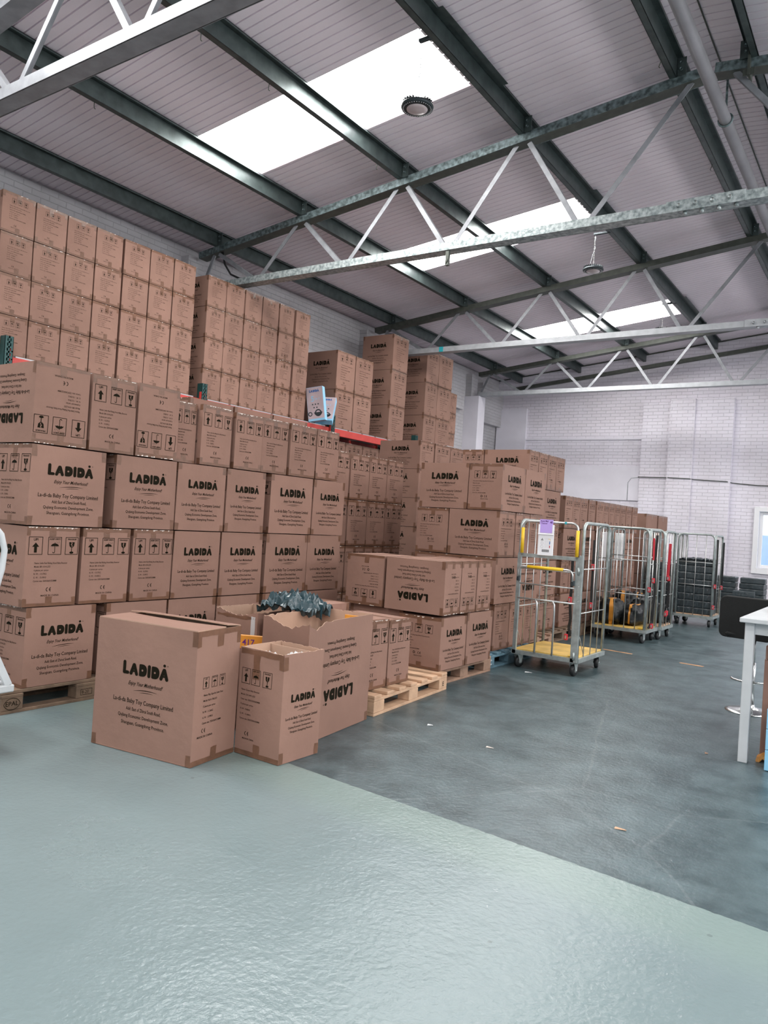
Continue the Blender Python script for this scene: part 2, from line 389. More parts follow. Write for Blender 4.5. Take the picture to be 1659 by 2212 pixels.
# outer skin keeps daylight out
for xa, xb in ((XL-.3, RX), (RX, XR+.3)):
    b.add([(xa, YF-.3, roof_z(xa)+.12), (xb, YF-.3, roof_z(xb)+.12), (xb, YB+.3, roof_z(xb)+.12), (xa, YB+.3, roof_z(xa)+.12)], [(0,1,2,3)], 'roof')
b.box(RX-.006, YF, roof_z(RX)-.012, RX+.006, YB, roof_z(RX)-.004, 'darksteel')
struct('ceiling', b)
k = 1
for x0, x1 in ((SX0, SX1), (2*RX-SX1, 2*RX-SX0)):
    for y0, y1 in SKYY:
        b = MB(); b.add([(x0, y0, roof_z(x0)+.03), (x0, y1, roof_z(x0)+.03), (x1, y1, roof_z(x1)+.03), (x1, y0, roof_z(x1)+.03)], [(0,1,2,3)], 'sky')
        struct('window_%d' % (k+1), b); k += 1
# real window in the back wall
b = MB()
for x0, x1, z0, z1 in ((WX0-.10, WX0, WZ0-.12, WZ1+.1), (WX1, WX1+.1, WZ0-.12, WZ1+.1), (WX0, WX1, WZ1, WZ1+.1), (WX0, WX1, WZ0-.12, WZ0)):
    b.box(x0, YB-.05, z0, x1, YB+.02, z1, 'whitep', .004)
for x0, x1, z0, z1 in ((WX0, WX0+.07, WZ0, WZ1), (WX1-.07, WX1, WZ0, WZ1), (WX0+.07, WX1-.07, WZ1-.07, WZ1), (WX0+.07, WX1-.07, WZ0, WZ0+.07), (-1.95, -1.89, WZ0+.07, WZ1-.07)):
    b.box(x0, YB+.03, z0, x1, YB+.10, z1, 'whitep', .006)
M['wglass'] = mat('window_glass', (.9, .95, 1), .05, trans=1)
b.box(WX0+.06, YB+.06, WZ0+.06, WX1-.06, YB+.066, WZ1-.06, 'wglass'); struct('window_1', b)
# neighbouring wall and sky seen through the window
M['outwall'] = mat('grey_outside_cladding', (.55, .68, .82), .7, noise=.1, nscale=3)
b = MB(); b.box(-7, YB+4, -.2, 3, YB+4.2, 1.62, 'outwall'); tag(b.build('outside_fence'), 'bluish grey fence standing outside beyond the back window', 'fence')
b = MB(); b.add([(-9, YB+.3, -.02), (5, YB+.3, -.02), (5, YB+8, -.02), (-9, YB+8, -.02)], [(0,1,2,3)], 'outwall'); struct('trim_1', b)

# unseen glowing panes added along the right-hand wall to brighten ceiling and stacks
wn = 20
for y0 in (-5.5, -1.5, 2.5, 6.5, 10.5, 14.0):
    y1 = y0+3.3; b = MB(); b.add([(XR-.02, y0, 2.9), (XR-.02, y0, 4.7), (XR-.02, y1, 4.7), (XR-.02, y1, 2.9)], [(0,1,2,3)], 'fill_glow')
    for z in (2.85, 4.7): b.box(XR-.06, y0-.05, z, XR, y1+.05, z+.05, 'whitep')
    for y in (y0-.05, (y0+y1)/2, y1): b.box(XR-.06, y, 2.9, XR, y+.05, 4.7, 'whitep')
    struct('window_%d' % wn, b); wn += 1

# conduit on the back wall
b = MB()
b.tube([(-5.35, YB-.03, 2.2), (-5.35, YB-.03, 2.62), (-5.28, YB-.03, 2.72), (-5.10, YB-.03, 2.74)], .008, 'palesteel', 6)
tag(b.build('wall_conduit'), 'thin white conduit bending up the back wall left of the piers', 'conduit')
b = MB(); pts = [(-5.10, YB-.13, 2.745), (-4.5, YB-.13, 2.74), (-4.40, YB-.22, 2.735), (-3.96, YB-.22, 2.72), (-3.88, YB-.15, 2.71), (-3.2, YB-.15, 2.68), (-3.1, YB-.02, 2.66), (-2.6, YB-.02, 2.62), (-2.0, YB-.02, 2.62)]
b.tube(pts, .009, 'darksteel', 6); tag(b.build('wall_cable'), 'thin dark cable running across the back wall piers', 'cable')

# ------------------------------------------------------------------ trusses
TY = [3.22, 7.52, 11.95, 16.3]
ZB0, ZB1 = 4.47, 4.56
def top_z(x): return roof_z(x) - .18           # top of the top chord
def truss(y, mt, mbm, mdiag, label, top_up=.09, und_shade=None):
    t = thing('roof_truss', label, 'truss', (0, y, 0), 0, 'roof trusses')
    xe0, xe1 = -8.52, 2*RX+8.52
    # the camera-side angle first: vertical leg faces the camera
    def chord(pa, pb, m, name, und_shade=None):
        b = MB(); pa, pb = Vector(pa), Vector(pb)
        b.bar(pa+Vector((0,-.075,0)), pb+Vector((0,-.075,0)), .010, top_up, m)
        b.bar(pa+Vector((0,0,-top_up/2+.005)), pb+Vector((0,0,-top_up/2+.005)), .15, .010, und_shade or m)
        b.bar(pa+Vector((0,.075,0)), pb+Vector((0,.075,0)), .010, top_up, m)
        o = b.build(name, t); return o
    h = top_up/2
    chord((xe0-.02, 0, top_z(xe0)-h), (RX-.02, 0, top_z(RX)-h), mt, 'top_chord', und_shade)
    chord((RX+.02, 0, top_z(RX)-h), (xe1+.02, 0, top_z(xe1)-h), mt, 'top_chord', und_shade)
    chord((xe0, 0, (ZB0+ZB1)/2), (xe1, 0, (ZB0+ZB1)/2), mbm, 'bottom_chord')
    tn = [-8.25, -6.68, -5.12, -3.58]; bn = [-7.42, -5.93, -4.43, -2.86]
    segs = [((-8.47, ZB1), (-8.27, top_z(-8.27)-.09))]
    for i, (a, c) in enumerate(zip(tn, bn)):
        segs.append(((a+.07, top_z(a)-.09), (c-.07, ZB1-.01)))
        nx_ = tn[i+1] if i < 3 else RX-.12
        segs.append(((c+.07, ZB1-.01), (nx_-.07, top_z(nx_)-.09)))
    segs = segs + [((2*RX-x0, z0), (2*RX-x1, z1)) for (x0, z0), (x1, z1) in segs]
    for (x0, z0), (x1, z1) in segs:
        b = MB(); b.bar((x0, -.012, z0), (x1, -.012, z1), .008, .052, mdiag, up=(0,1,0)) if False else None
        d = Vector((x1-x0, 0, z1-z0)).normalized(); n_ = Vector((-d.z, 0, d.x))
        p, q = Vector((x0, 0, z0)), Vector((x1, 0, z1))
        # angle section: wide leg faces the room, short leg turned back
        def slab(c0, c1, y0, y1):
            vs = [pt + n_*s_ + Vector((0, yy, 0)) for pt in (p, q) for yy in (y0, y1) for s_ in (c0, c1)]
            b.add(vs, [(0,1,3,2)[::-1],(4,5,7,6),(0,1,5,4),(2,6,7,3),(0,4,6,2),(1,3,7,5)], mdiag)
        slab(-.026, .026, -.034, -.026); slab(.018, .026, -.026, .022)
        b.build('diagonal_brace', t)
    if mbm is not None:
        b = MB()
        for xx in (-1.9, -1.75, -1.60, -1.45):
            b.lathe([(.018, -.02), (.022, -.012), (.022, .0), (.012, .012)], mbm, (xx, -.095, ZB0+.045), 8, 'y')
            b.lathe([(.02, -.03), (.02, .0)], mbm, (xx+.05, -.05, ZB0-.002), 6)
        b.box(-2.02, -.092, ZB0-.005, -1.32, -.08, ZB1+.01, mbm); b.build('splice_plate', t)
    return t
truss(TY[0], 'brace', 'brace', 'brace', 'nearest roof truss, pale grey steel crossing the top left corner')
truss(TY[1], 'galv', 'galvl', 'brace', 'mottled galvanised roof truss, second from the camera', und_shade='darksteel')  # top chord underside gets a darker steel, its shade painted in
truss(TY[2], 'darksteel', 'palesteel', 'brace', 'roof truss with dark top chord and pale bottom chord, third from the camera')
truss(TY[3], 'darksteel', 'palesteel', 'brace', 'farthest roof truss, spanning just before the back wall')
b = MB(); b.box(-7.08, TY[2]-.088, ZB0, -7.0, TY[2]-.0805, ZB1, 'teal'); tag(b.build('tape_mark'), 'small teal tape patch on the third truss bottom chord', 'tape')
b = MB(); b.box(-3.98-.46, TY[1]-.07, ZB0-.17, -3.98-.42, TY[1]-.03, ZB0, 'darksteel'); b.tube([(-4.42, TY[1]-.05, ZB0-.04), (-4.40, TY[1]-.08, ZB0-.10), (-4.44, TY[1]-.06, ZB0-.17)], .008, 'darksteel', 6)
tag(b.build('hanging_bracket'), 'small dark bracket hanging below the second truss bottom chord', 'bracket')

# purlins (Z sections) and cleats
PX = [-8.22, -6.70, -5.16, -3.62, -2.06]
names = ['eaves purlin along the left wall', 'second purlin from the left wall', 'third purlin from the left wall, crossing the rooflights',
         'fourth purlin from the left wall, beside the lamps', 'fifth purlin from the left wall, just left of the ridge']
namesr = ['first purlin right of the ridge', 'second purlin right of the ridge', 'third purlin right of the ridge', 'fourth purlin right of the ridge', 'eaves purlin along the right wall']
for side in (0, 1):
    for i, x in enumerate(PX):
        sg = 1 if side == 0 else -1
        def X_(v): return v if side == 0 else 2*RX - v
        z1 = roof_z(x+.1)-.012; z0 = z1-.18
        t = thing('roof_purlin', 'dark green-grey steel ' + (names[i] if side == 0 else namesr[4-i]), 'beam', (0, 0, 0), 0, 'roof purlins')
        b = MB()
        def bx(xa, za, xb, zb):
            xa, xb = sorted((X_(xa), X_(xb))); b.box(xa, YF, za, xb, YB-.05, zb, 'purlin')
        bx(x, z0, x+.065, z0+.006); bx(x+.06, z0, x+.066, z1); bx(x+.06, z1-.006, x+.13, z1); bx(x, z0, x+.005, z0+.02); bx(x+.125, z1-.022, x+.13, z1)
        b.build('z_section', t)
        for y in TY:
            b = MB(); xa, xb = sorted((X_(x+.07), X_(x+.155))); b.box(xa, y-.10, z0, xb, y-.092, z1-.01, 'purlin'); b.box(min(X_(x+.066), X_(x+.075)), y-.10, z0, max(X_(x+.066), X_(x+.075)), y+.08, z1-.01, 'purlin')
            b.lathe([(.014, 0), (.014, .012)], 'galv', (X_(x+.11), y-.112, z0+.06), 8, 'y'); b.lathe([(.014, 0), (.014, .012)], 'galv', (X_(x+.11), y-.112, z0+.12), 8, 'y')
            b.build('cleat', t)
        for y, dx in {1: ((4.4, 0),), 2: ((4.35, 0), (5.2, 0), (5.5, 0), (7.0, 0)), 4: ((5.3, 0), (5.9, 0), (7.1, 0), (9.4, 0), (10.2, 0))}.get(i if side == 0 else -1, ()):
            b = MB(); b.tube([(x+.01, y, z0), (x-.005, y+.01, z0-.03), (x-.015, y+.02, z0-.045), (x-.004, y+.025, z0-.055)], .004, 'darksteel', 5); b.build('hook', t)
        if side == 0 and i == 3:
            for y0, y1 in ((5.45, 6.75), (9.4, 10.3), (14.3, 15.5)):
                b = MB(); b.box(x+.13, y0, z1-.03, x+.19, y1, z1-.026, 'purlin'); b.build('flashing_strip', t)
# dark angle along the back wall (wall plate)
b = MB(); b.bar((-8.3, YB-.05, roof_z(-8.3)-.32), (RX, YB-.05, roof_z(RX)-.32), .09, .08, 'darksteel'); b.bar((RX, YB-.05, roof_z(RX)-.32), (5.2, YB-.05, roof_z(5.2)-.32), .09, .08, 'darksteel')
b.bar((XL, YB-.01, roof_z(XL)-.02), (RX, YB-.01, roof_z(RX)-.02), .02, .02, 'darksteel')
tag(b.build('wall_angle'), 'dark sloping steel angle fixed along the top of the back wall', 'beam')
# round pipe under the ridge and its clip
t = thing('roof_pipe', 'thick grey round pipe running below the ridge', 'pipe')
b = MB(); b.tube([(-1.61, YF, 5.45), (-1.61, 2, 5.45), (-1.61, YB-.05, 5.45)], .055, 'pipe', 20); b.build('pipe', t)
for y in (TY[1]+.3, TY[2]-.5):
    b = MB(); b.tube([(-1.61+.064*math.cos(a), y, 5.45+.064*math.sin(a)) for a in [i*PI/8 for i in range(16)]], .01, 'galv', 6, True)
    b.bar((-1.61, y, 5.51), (-1.61, y, roof_z(-1.61)), .02, .01, 'galv'); b.build('pipe_clip', t)
b = MB(); b.box(-1.36, TY[1]-.14, 5.60, -1.34, TY[1]+.02, 5.95, 'darksteel'); b.box(-1.40, TY[1]-.12, 5.60, -1.30, TY[1]-.11, 5.66, 'darksteel')
tag(b.build('ridge_bracket'), 'rusty dark steel plate bolted at the ridge beside the pipe', 'bracket')
# curved black cable in the truss end
b = MB(); b.tube([(-8.12, 7.50, 5.0), (-8.06, 7.5, 4.82), (-7.93, 7.5, 4.66), (-7.75, 7.5, 4.58), (-7.6, 7.5, 4.56)], .014, 'rubber', 8)
tag(b.build('hanging_cable'), 'black cable drooping between the chords at the second truss end', 'cable')

# lamps
def lamp(x, y, zt, zb, label):
    t = thing('high_bay_lamp', label, 'lamp', (x, y, zb), 0, 'round hanging lamps')
    b = MB(); b.lathe([(.06, .075), (.075, .06), (.085, .035), (.14, .03), (.145, .015), (.14, 0), (.10, -.006)], 'blackm', n=40)
    for k in range(28):
        a = 2*PI*k/28; b.bar((.088*math.cos(a), .088*math.sin(a), .045), (.135*math.cos(a), .135*math.sin(a), .045), .004, .03, 'blackm')
    b.build('housing', t)
    b = MB(); b.lathe([(.094, -.004), (.092, -.009), (.06, -.014), (.03, -.023), (.001, -.024)], 'whiteled', n=32); b.build('lens', t)
    b = MB()
    for k in range(36):
        a = 2*PI*k/36; b.lathe([(.0035, -.005), (.0035, -.001)], 'whitep', (.122*math.cos(a), .122*math.sin(a), 0), 6)
    b.build('screw_ring', t)
    b = MB(); L = zt-zb; n = int((L-.08)/.026)
    for i in range(n):
        z = .085 + i*.026; ax = i % 2
        ring = [((.006*math.cos(a) if ax else 0), (0 if ax else .006*math.cos(a)), z+.014*math.sin(a)) for a in [k*PI/3 for k in range(6)]]
        b.tube(ring, .002, 'zinc', 4, True)
    b.build('chain', t)
    b = MB(); b.tube([(-.03, 0, .06), (-.045, 0, .12), (-.02, .01, .25), (.012, 0, .32), (.0, .012, .42), (.012, 0, L-.05), (0, 0, L)], .003, 'palesteel', 5); b.build('power_cord', t)
    b = MB(); b.box(-.02, -.02, L-.01, .22 if x < -3.75 else .10, .02, L+.02, 'blackm', .004); b.build('driver_box', t)
lamp(-3.71, 5.58, 5.60, 5.0, 'nearest round black lamp hanging by a chain in front of the big rooflight')
lamp(-3.80, 10.47, 5.60, 5.08, 'middle round black lamp hanging by a chain below the second truss')
lamp(-3.78, 14.14, 5.60, 5.10, 'farthest round lamp hanging by a chain behind the third truss')
exec_after = None

# ------------------------------------------------------------------ printed matter (2-D shapes)
_tc = {}
def text2d(s, size, bold=0, shear=0, spacing=1):
    key = (s, bold, shear, spacing)
    if key not in _tc:
        c = bpy.data.curves.new('t', 'FONT'); c.body = s; c.size = 1; c.offset = bold; c.shear = shear; c.resolution_u = 2; c.space_character = spacing
        o = bpy.data.objects.new('t', c); COL.objects.link(o)
        dg = bpy.context.evaluated_depsgraph_get(); me = o.evaluated_get(dg).to_mesh()
        vs = [(v.co.x, v.co.y) for v in me.vertices]; fs = [tuple(p.vertices) for p in me.polygons]
        o.evaluated_get(dg).to_mesh_clear(); bpy.data.objects.remove(o); bpy.data.curves.remove(c)
        # make every face wind the same way
        out = []
        for f in fs:
            a = sum(vs[f[i]][0]*vs[f[(i+1) % len(f)]][1]-vs[f[(i+1) % len(f)]][0]*vs[f[i]][1] for i in range(len(f)))
            out.append(f if a > 0 else f[::-1])
        x0 = min(v[0] for v in vs) if vs else 0; x1 = max(v[0] for v in vs) if vs else 0
        _tc[key] = ([(x-x0, y) for x, y in vs], out, x1-x0)
    vs, fs, w_ = _tc[key]
    return [(x*size, y*size) for x, y in vs], fs, w_*size
class P2:
    def __init__(s): s.v = []; s.f = []
    def poly(s, pts):
        o = len(s.v); s.v += pts; s.f.append(tuple(range(o, o+len(pts))))
    def cap(s, x0, y0, x1, y1, r, n=6):
        a0 = math.atan2(y1-y0, x1-x0); pts = []
        for i in range(n+1): a = a0-PI/2 + PI*i/n; pts.append((x1+r*math.cos(a), y1+r*math.sin(a)))
        for i in range(n+1): a = a0+PI/2 + PI*i/n; pts.append((x0+r*math.cos(a), y0+r*math.sin(a)))
        s.poly(pts)
    def ring(s, cx, cy, r0, r1, n=20, a0=0, a1=2*PI):
        full = abs(a1-a0-2*PI) < 1e-6; o = len(s.v)
        for i in range(n if full else n+1):
            a = a0+(a1-a0)*i/n
            R0 = r0(a) if callable(r0) else r0; R1 = r1(a) if callable(r1) else r1
            s.v += [(cx+R0*math.cos(a), cy+R0*math.sin(a)), (cx+R1*math.cos(a), cy+R1*math.sin(a))]
        for i in range(n):
            j = (i+1) % n if full else i+1
            s.f.append((o+2*i, o+2*i+1, o+2*j+1, o+2*j))
    def disc(s, cx, cy, r, n=16): s.poly([(cx+r*math.cos(2*PI*i/n), cy+r*math.sin(2*PI*i/n)) for i in range(n)])
    def rect(s, x0, y0, x1, y1): s.poly([(x0,y0),(x1,y0),(x1,y1),(x0,y1)])
    def frame(s, x0, y0, x1, y1, t):
        s.rect(x0,y0,x1,y0+t); s.rect(x0,y1-t,x1,y1); s.rect(x0,y0+t,x0+t,y1-t); s.rect(x1-t,y0+t,x1,y1-t)
    def text(s, st, x, y, size, bold=0, shear=0, align='L', width=None):
        vs, fs, w_ = text2d(st, size, bold, shear); k = 1
        if width: k = width/w_ if w_ else 1; w_ = width
        ox = x - (w_/2 if align == 'C' else (w_ if align == 'R' else 0)); o = len(s.v)
        s.v += [(ox+vx*k, y+vy) for vx, vy in vs]; s.f += [tuple(i+o for i in f) for f in fs]
    def place(s, other, ox, oy, sc, scy=None):
        o = len(s.v); s.v += [(ox+x*sc, oy+y*(scy or sc)) for x, y in other.v]; s.f += [tuple(i+o for i in f) for f in other.f]
def make_logo():
    p = P2(); r = .132
    p.cap(.14, .13, .14, .92, r); p.cap(.14, .14, .46, .14, r)                      # L
    def A(x):
        p.cap(x+.13, .12, x+.36, .80, r); p.cap(x+.40, .80, x+.63, .12, r)
        p.ring(x+.38, .44, .072, .20, 18)
        p.poly([(x+.24, .56), (x+.38, .50), (x+.52, .56), (x+.44, .88), (x+.32, .88)])
    def D(x):
        def outer(a):
            c, s_ = math.cos(a), math.sin(a)
            if c < 0: return min(.29/max(1e-6, -c), .47/max(1e-6, abs(s_)), .51)
            return (abs(c/.40)**2.3+abs(s_/.47)**2.3)**(-1/2.3)
        p.ring(x+.29, .48, .080, outer, 32)
    A(.62); D(1.46); p.cap(2.34, .13, 2.34, .86, r); D(2.55); A(3.26)
    p.disc(3.26+.38, 1.14, .115)                                                    # the ring-dot over the last A
    p.ring(3.26+.66, 1.14, .035, .055, 12)
    return p, 4.05
LOGO, LOGOW = make_logo()
def arc2(p, cx, cy, r, a0, a1, t):
    p.ring(cx, cy, r-t/2, r+t/2, 10, a0, a1)
def ce(p, x, y, h):
    t = h*.15; r = h/2-t/2
    arc2(p, x+h*.45, y+h/2, r, PI*.55, PI*1.45, t); arc2(p, x+h*1.25, y+h/2, r, PI*.55, PI*1.45, t); p.rect(x+h*.85, y+h/2-t/2, x+h*1.2, y+h/2+t/2)
def recycle(p, x, y, h):
    for i in range(3):
        a = PI/2 + i*2*PI/3; arc2(p, x+h/2, y+h/2, h*.36, a-.85, a+.55, h*.17)
        b = a+.55; cx, cy = x+h/2+h*.36*math.cos(b), y+h/2+h*.36*math.sin(b)
        p.poly([(cx+h*.2*math.cos(b), cy+h*.2*math.sin(b)), (cx-h*.24*math.sin(b), cy+h*.24*math.cos(b)), (cx-h*.2*math.cos(b), cy-h*.2*math.sin(b))])
def icon(p, kind, x, y, w_, h, t):
    p.frame(x, y, x+w_, y+h, t)
    cx = x+w_/2
    if kind == 0:
        p.text('UP!', cx, y+h*.78, h*.19, .02, align='C'); p.rect(cx-w_*.10, y+h*.12, cx+w_*.10, y+h*.46); p.poly([(cx-w_*.25, y+h*.44), (cx+w_*.25, y+h*.44), (cx, y+h*.68)])
    elif kind == 1:
        p.text('KEEP DRY!', cx, y+h*.84, h*.12, .03, align='C', width=w_*.78)
        n = 8; pts = [(cx-w_*.30+w_*.60*i/n, y+h*.46+(h*.035 if i % 2 else 0)) for i in range(n+1)]
        top = [(cx+w_*.30*math.cos(a), y+h*.47+h*.17*math.sin(a)) for a in [PI*i/8 for i in range(1, 8)]]
        p.poly(pts+top); p.rect(cx-w_*.02, y+h*.16, cx+w_*.02, y+h*.70); arc2(p, cx-w_*.07, y+h*.16, w_*.07, PI, 2*PI, w_*.045)
        for i in range(5): p.disc(cx+w_*(.12+.055*i), y+h*(.72-.03*(i % 3)), w_*.018, 6)
    else:
        p.text('FRAGILE!', cx, y+h*.84, h*.11, .03, align='C', width=w_*.66)
        p.poly([(cx-w_*.22, y+h*.72), (cx-w_*.18, y+h*.5), (cx-w_*.05, y+h*.40), (cx, y+h*.40), (cx-w_*.01, y+h*.52), (cx-w_*.08, y+h*.58), (cx-w_*.02, y+h*.66), (cx-w_*.06, y+h*.72)])
        p.poly([(cx+w_*.22, y+h*.72), (cx+w_*.0, y+h*.72), (cx+w_*.05, y+h*.64), (cx+w_*.0, y+h*.57), (cx+w_*.06, y+h*.50), (cx, y+h*.40), (cx+w_*.05, y+h*.40), (cx+w_*.18, y+h*.5)])
        p.rect(cx-w_*.025, y+h*.14, cx+w_*.025, y+h*.42); p.ring(cx, y+h*.12, 0.0001, lambda a: w_*.17*(1-.55*abs(math.sin(a))), 12)
def print_main(L, H, low=0.0, sc=1.0):
    """the face with the big logo: L wide, H tall; returns heavy and light ink"""
    B = min(L, H*1.12)*sc; a, b = P2(), P2(); W_ = .615*B; cx = .52*L; k = W_/LOGOW
    dy = -low*H; q = min(1, B*1.02/H)
    def yy(v): return (.635+(v-.635)*q)*H+dy
    a.place(LOGO, cx-W_/2, yy(.635), k, k*.86)
    a.text('Enjoy Your Motherhood!', cx+.01*B, yy(.538), .056*B, .010, .45, 'C', B*.46)
    n = 10
    for (x0, x1, y0, amp, th) in ((-.20, .24, .482, .018, .007), (-.09, .16, .470, .010, .004)):
        up = []; dn = []
        for i in range(n+1):
            u = i/n; x = cx+W_*1.3*(x0+(x1-x0)*u)*.9; y = yy(y0)+amp*B*math.sin(PI*min(1, u*.62+.05)); up.append((x, y+th*B*math.sin(PI*u)+.0005)); dn.append((x, y))
        a.poly(dn+up[::-1])
    b.text('La-di-da Baby Toy Company Limited', cx-.01*L, yy(.360), .064*B, .008, 0, 'C', B*.80)
    for st, y_, ww in (('Add: East of Zhirui South Road,', .285, .46), ('Qujiang Economic Development Zone,', .215, .67), ('Shaoguan, Guangdong Province.', .145, .575)):
        b.text(st, cx, yy(y_), .049*B, .006, 0, 'C', B*ww)
    return a, b
TXT = {
 'A': ['Name: Little Red Riding Hood Baby Bouncer', 'Model: BR1-014-LDD', '6 pieces per carton', 'N. W. : 13.57KG', 'G. W. : 15.05KG', 'Carton size: 520X360X520MM'],
 'C': ['Name: Big Red Riding Stage-Based Development', 'Model: RH-2000', '8 pieces per carton', 'N. W. : 6.24KG', 'G. W. : 7.24KG', 'Carton size: 560X400X450MM'],
 'E': ['Name: Play Gym Activity Mat Bouncer', 'Model: PG1-020-LDD', 'Color size: 480X360X120MM', '4 pieces per carton', 'N. W. : 9.20KG', 'G. W. : 10.4KG', 'Carton size: 500X360X410MM']}
def print_label(style, W_, H):
    a, b = P2(), P2()
    if style == 'A':   ix = (.045, .40, .73); iw, ih, iy, t = .255, .225, .65, .007; tx, ty, dt, ts = .17, .535, .045, .027
    elif style == 'C': ix = (.16, .40, .64); iw, ih, iy, t = .175, .165, .685, .005; tx, ty, dt, ts = .13, .615, .052, .023
    elif style == 'D': ix = (.14, .41, .68); iw, ih, iy, t = .21, .155, .70, .005; tx, ty, dt, ts = .14, .60, .062, .026
    elif style == 'B': ix = (.17, .42, .67); iw, ih, iy, t = .17, .15, .74, .005; tx, ty, dt, ts = .22, .64, .060, .023
    else:              ix = (.28, .46, .64); iw, ih, iy, t = .12, .125, .74, .004; tx, ty, dt, ts = .22, .66, .052, .022
    tt = t*1.0*H/.5
    for k_, x in enumerate(ix): icon(a, k_, x*W_, iy*H, iw*W_, ih*H, tt*.5)
    lines = TXT['A' if style == 'A' else ('C' if style in 'CD' else 'E')]
    for k_, s_ in enumerate(lines):
        full = text2d(s_, 1, .006)[2]; ref = text2d(lines[0], 1, .006)[2]
        b.text(s_, tx*W_, (ty-dt*k_)*H, ts*H*1.15, .006, width=(.62*W_)*max(.28, full/ref))
    if style == 'C' or style == 'D':
        recycle(a, .38*W_, .265*H, .055*H); ce(a, .50*W_, .265*H, .052*H); b.text('MADE IN CHINA', .5*W_, .225*H, .024*H, .008, align='C')
    elif style == 'A':
        ce(a, .42*W_, .185*H, .055*H); b.text('MADE IN CHINA', .5*W_, .125*H, .032*H, .008, align='C', width=.34*W_)
    else:
        ce(a, .38*W_, .175*H, .045*H); b.text('MADE IN CHINA', .42*W_, .135*H, .022*H, .008, align='C', width=.26*W_)
    return a, b

# ------------------------------------------------------------------ cartons
class Box3:
    """a slightly bulged, slightly skewed carton; P(face,u,v,off) maps face coordinates (metres) onto it"""
    def __init__(s, L, W_, H, bulge=.004, jit=.003, rnd=None):
        s.L, s.W, s.H, s.bulge = L, W_, H, bulge; rnd = rnd or random
        s.c = {(i,j,k): Vector((rnd.uniform(-jit, jit*.3)*(1 if i else -1), rnd.uniform(-jit, jit*.3)*(1 if j else -1), rnd.uniform(-jit, 0) if k else 0)) for i in (0,1) for j in (0,1) for k in (0,1)}
    def warp(s, p):
        u = min(1, max(0, p[0]/s.L+.5)); v = min(1, max(0, p[1]/s.W+.5)); w_ = min(1, max(0, p[2]/s.H))
        d = Vector((0,0,0))
        for (i,j,k), c in s.c.items(): d += c*((u if i else 1-u)*(v if j else 1-v)*(w_ if k else 1-w_))
        return Vector(p)+d
    def P(s, face, u, v, off=0):
        L, W_, H = s.L, s.W, s.H
        fr = {'f': ((-L/2,-W_/2,0),(1,0,0),(0,0,1),(0,-1,0),L,H), 'r': ((L/2,-W_/2,0),(0,1,0),(0,0,1),(1,0,0),W_,H),
              'b': ((L/2,W_/2,0),(-1,0,0),(0,0,1),(0,1,0),L,H), 'l': ((-L/2,W_/2,0),(0,-1,0),(0,0,1),(-1,0,0),W_,H),
              't': ((-L/2,-W_/2,H),(1,0,0),(0,1,0),(0,0,1),L,W_), 'd': ((-L/2,W_/2,0),(1,0,0),(0,-1,0),(0,0,-1),L,W_)}[face]
        o, U, V, N, fu, fv = fr; a, b_ = u/fu, v/fv
        bl = 0 if face in 'td' else s.bulge*16*a*(1-a)*b_*(1-b_) if 0 < a < 1 and 0 < b_ < 1 else 0
        p = Vector(o)+Vector(U)*u+Vector(V)*v
        return s.warp(p)+Vector(N)*(bl+off)
    def dims(s, face): return {'f': (s.L,s.H), 'b': (s.L,s.H), 'r': (s.W,s.H), 'l': (s.W,s.H), 't': (s.L,s.W), 'd': (s.L,s.W)}[face]
    def grid(s, mb, face, m, n=6, off=0, rect=None, rag=0, rnd=random):
        fu, fv = s.dims(face); u0, v0, u1, v1 = rect or (0, 0, fu, fv); vs = []
        nu = n if isinstance(n, int) else n[0]; nv = n if isinstance(n, int) else n[1]
        for j in range(nv+1):
            for i in range(nu+1):
                u = u0+(u1-u0)*i/nu; v = v0+(v1-v0)*j/nv
                if rag and (i in (0, nu) or j in (0, nv)): u += rnd.uniform(-rag, rag); v += rnd.uniform(-rag, rag)
                vs.append(s.P(face, min(max(u, 0), fu), min(max(v, 0), fv), off))
        fs = [(j*(nu+1)+i, j*(nu+1)+i+1, (j+1)*(nu+1)+i+1, (j+1)*(nu+1)+i) for j in range(nv) for i in range(nu)]
        mb.add(vs, fs, m)
    def decal(s, mb, face, p2, m, off=.0012, rot=False):
        fu, fv = s.dims(face)
        vs = [s.P(face, (fu-x if rot else x), (fv-y if rot else y), off) for x, y in p2.v]; mb.add(vs, p2.f, m)

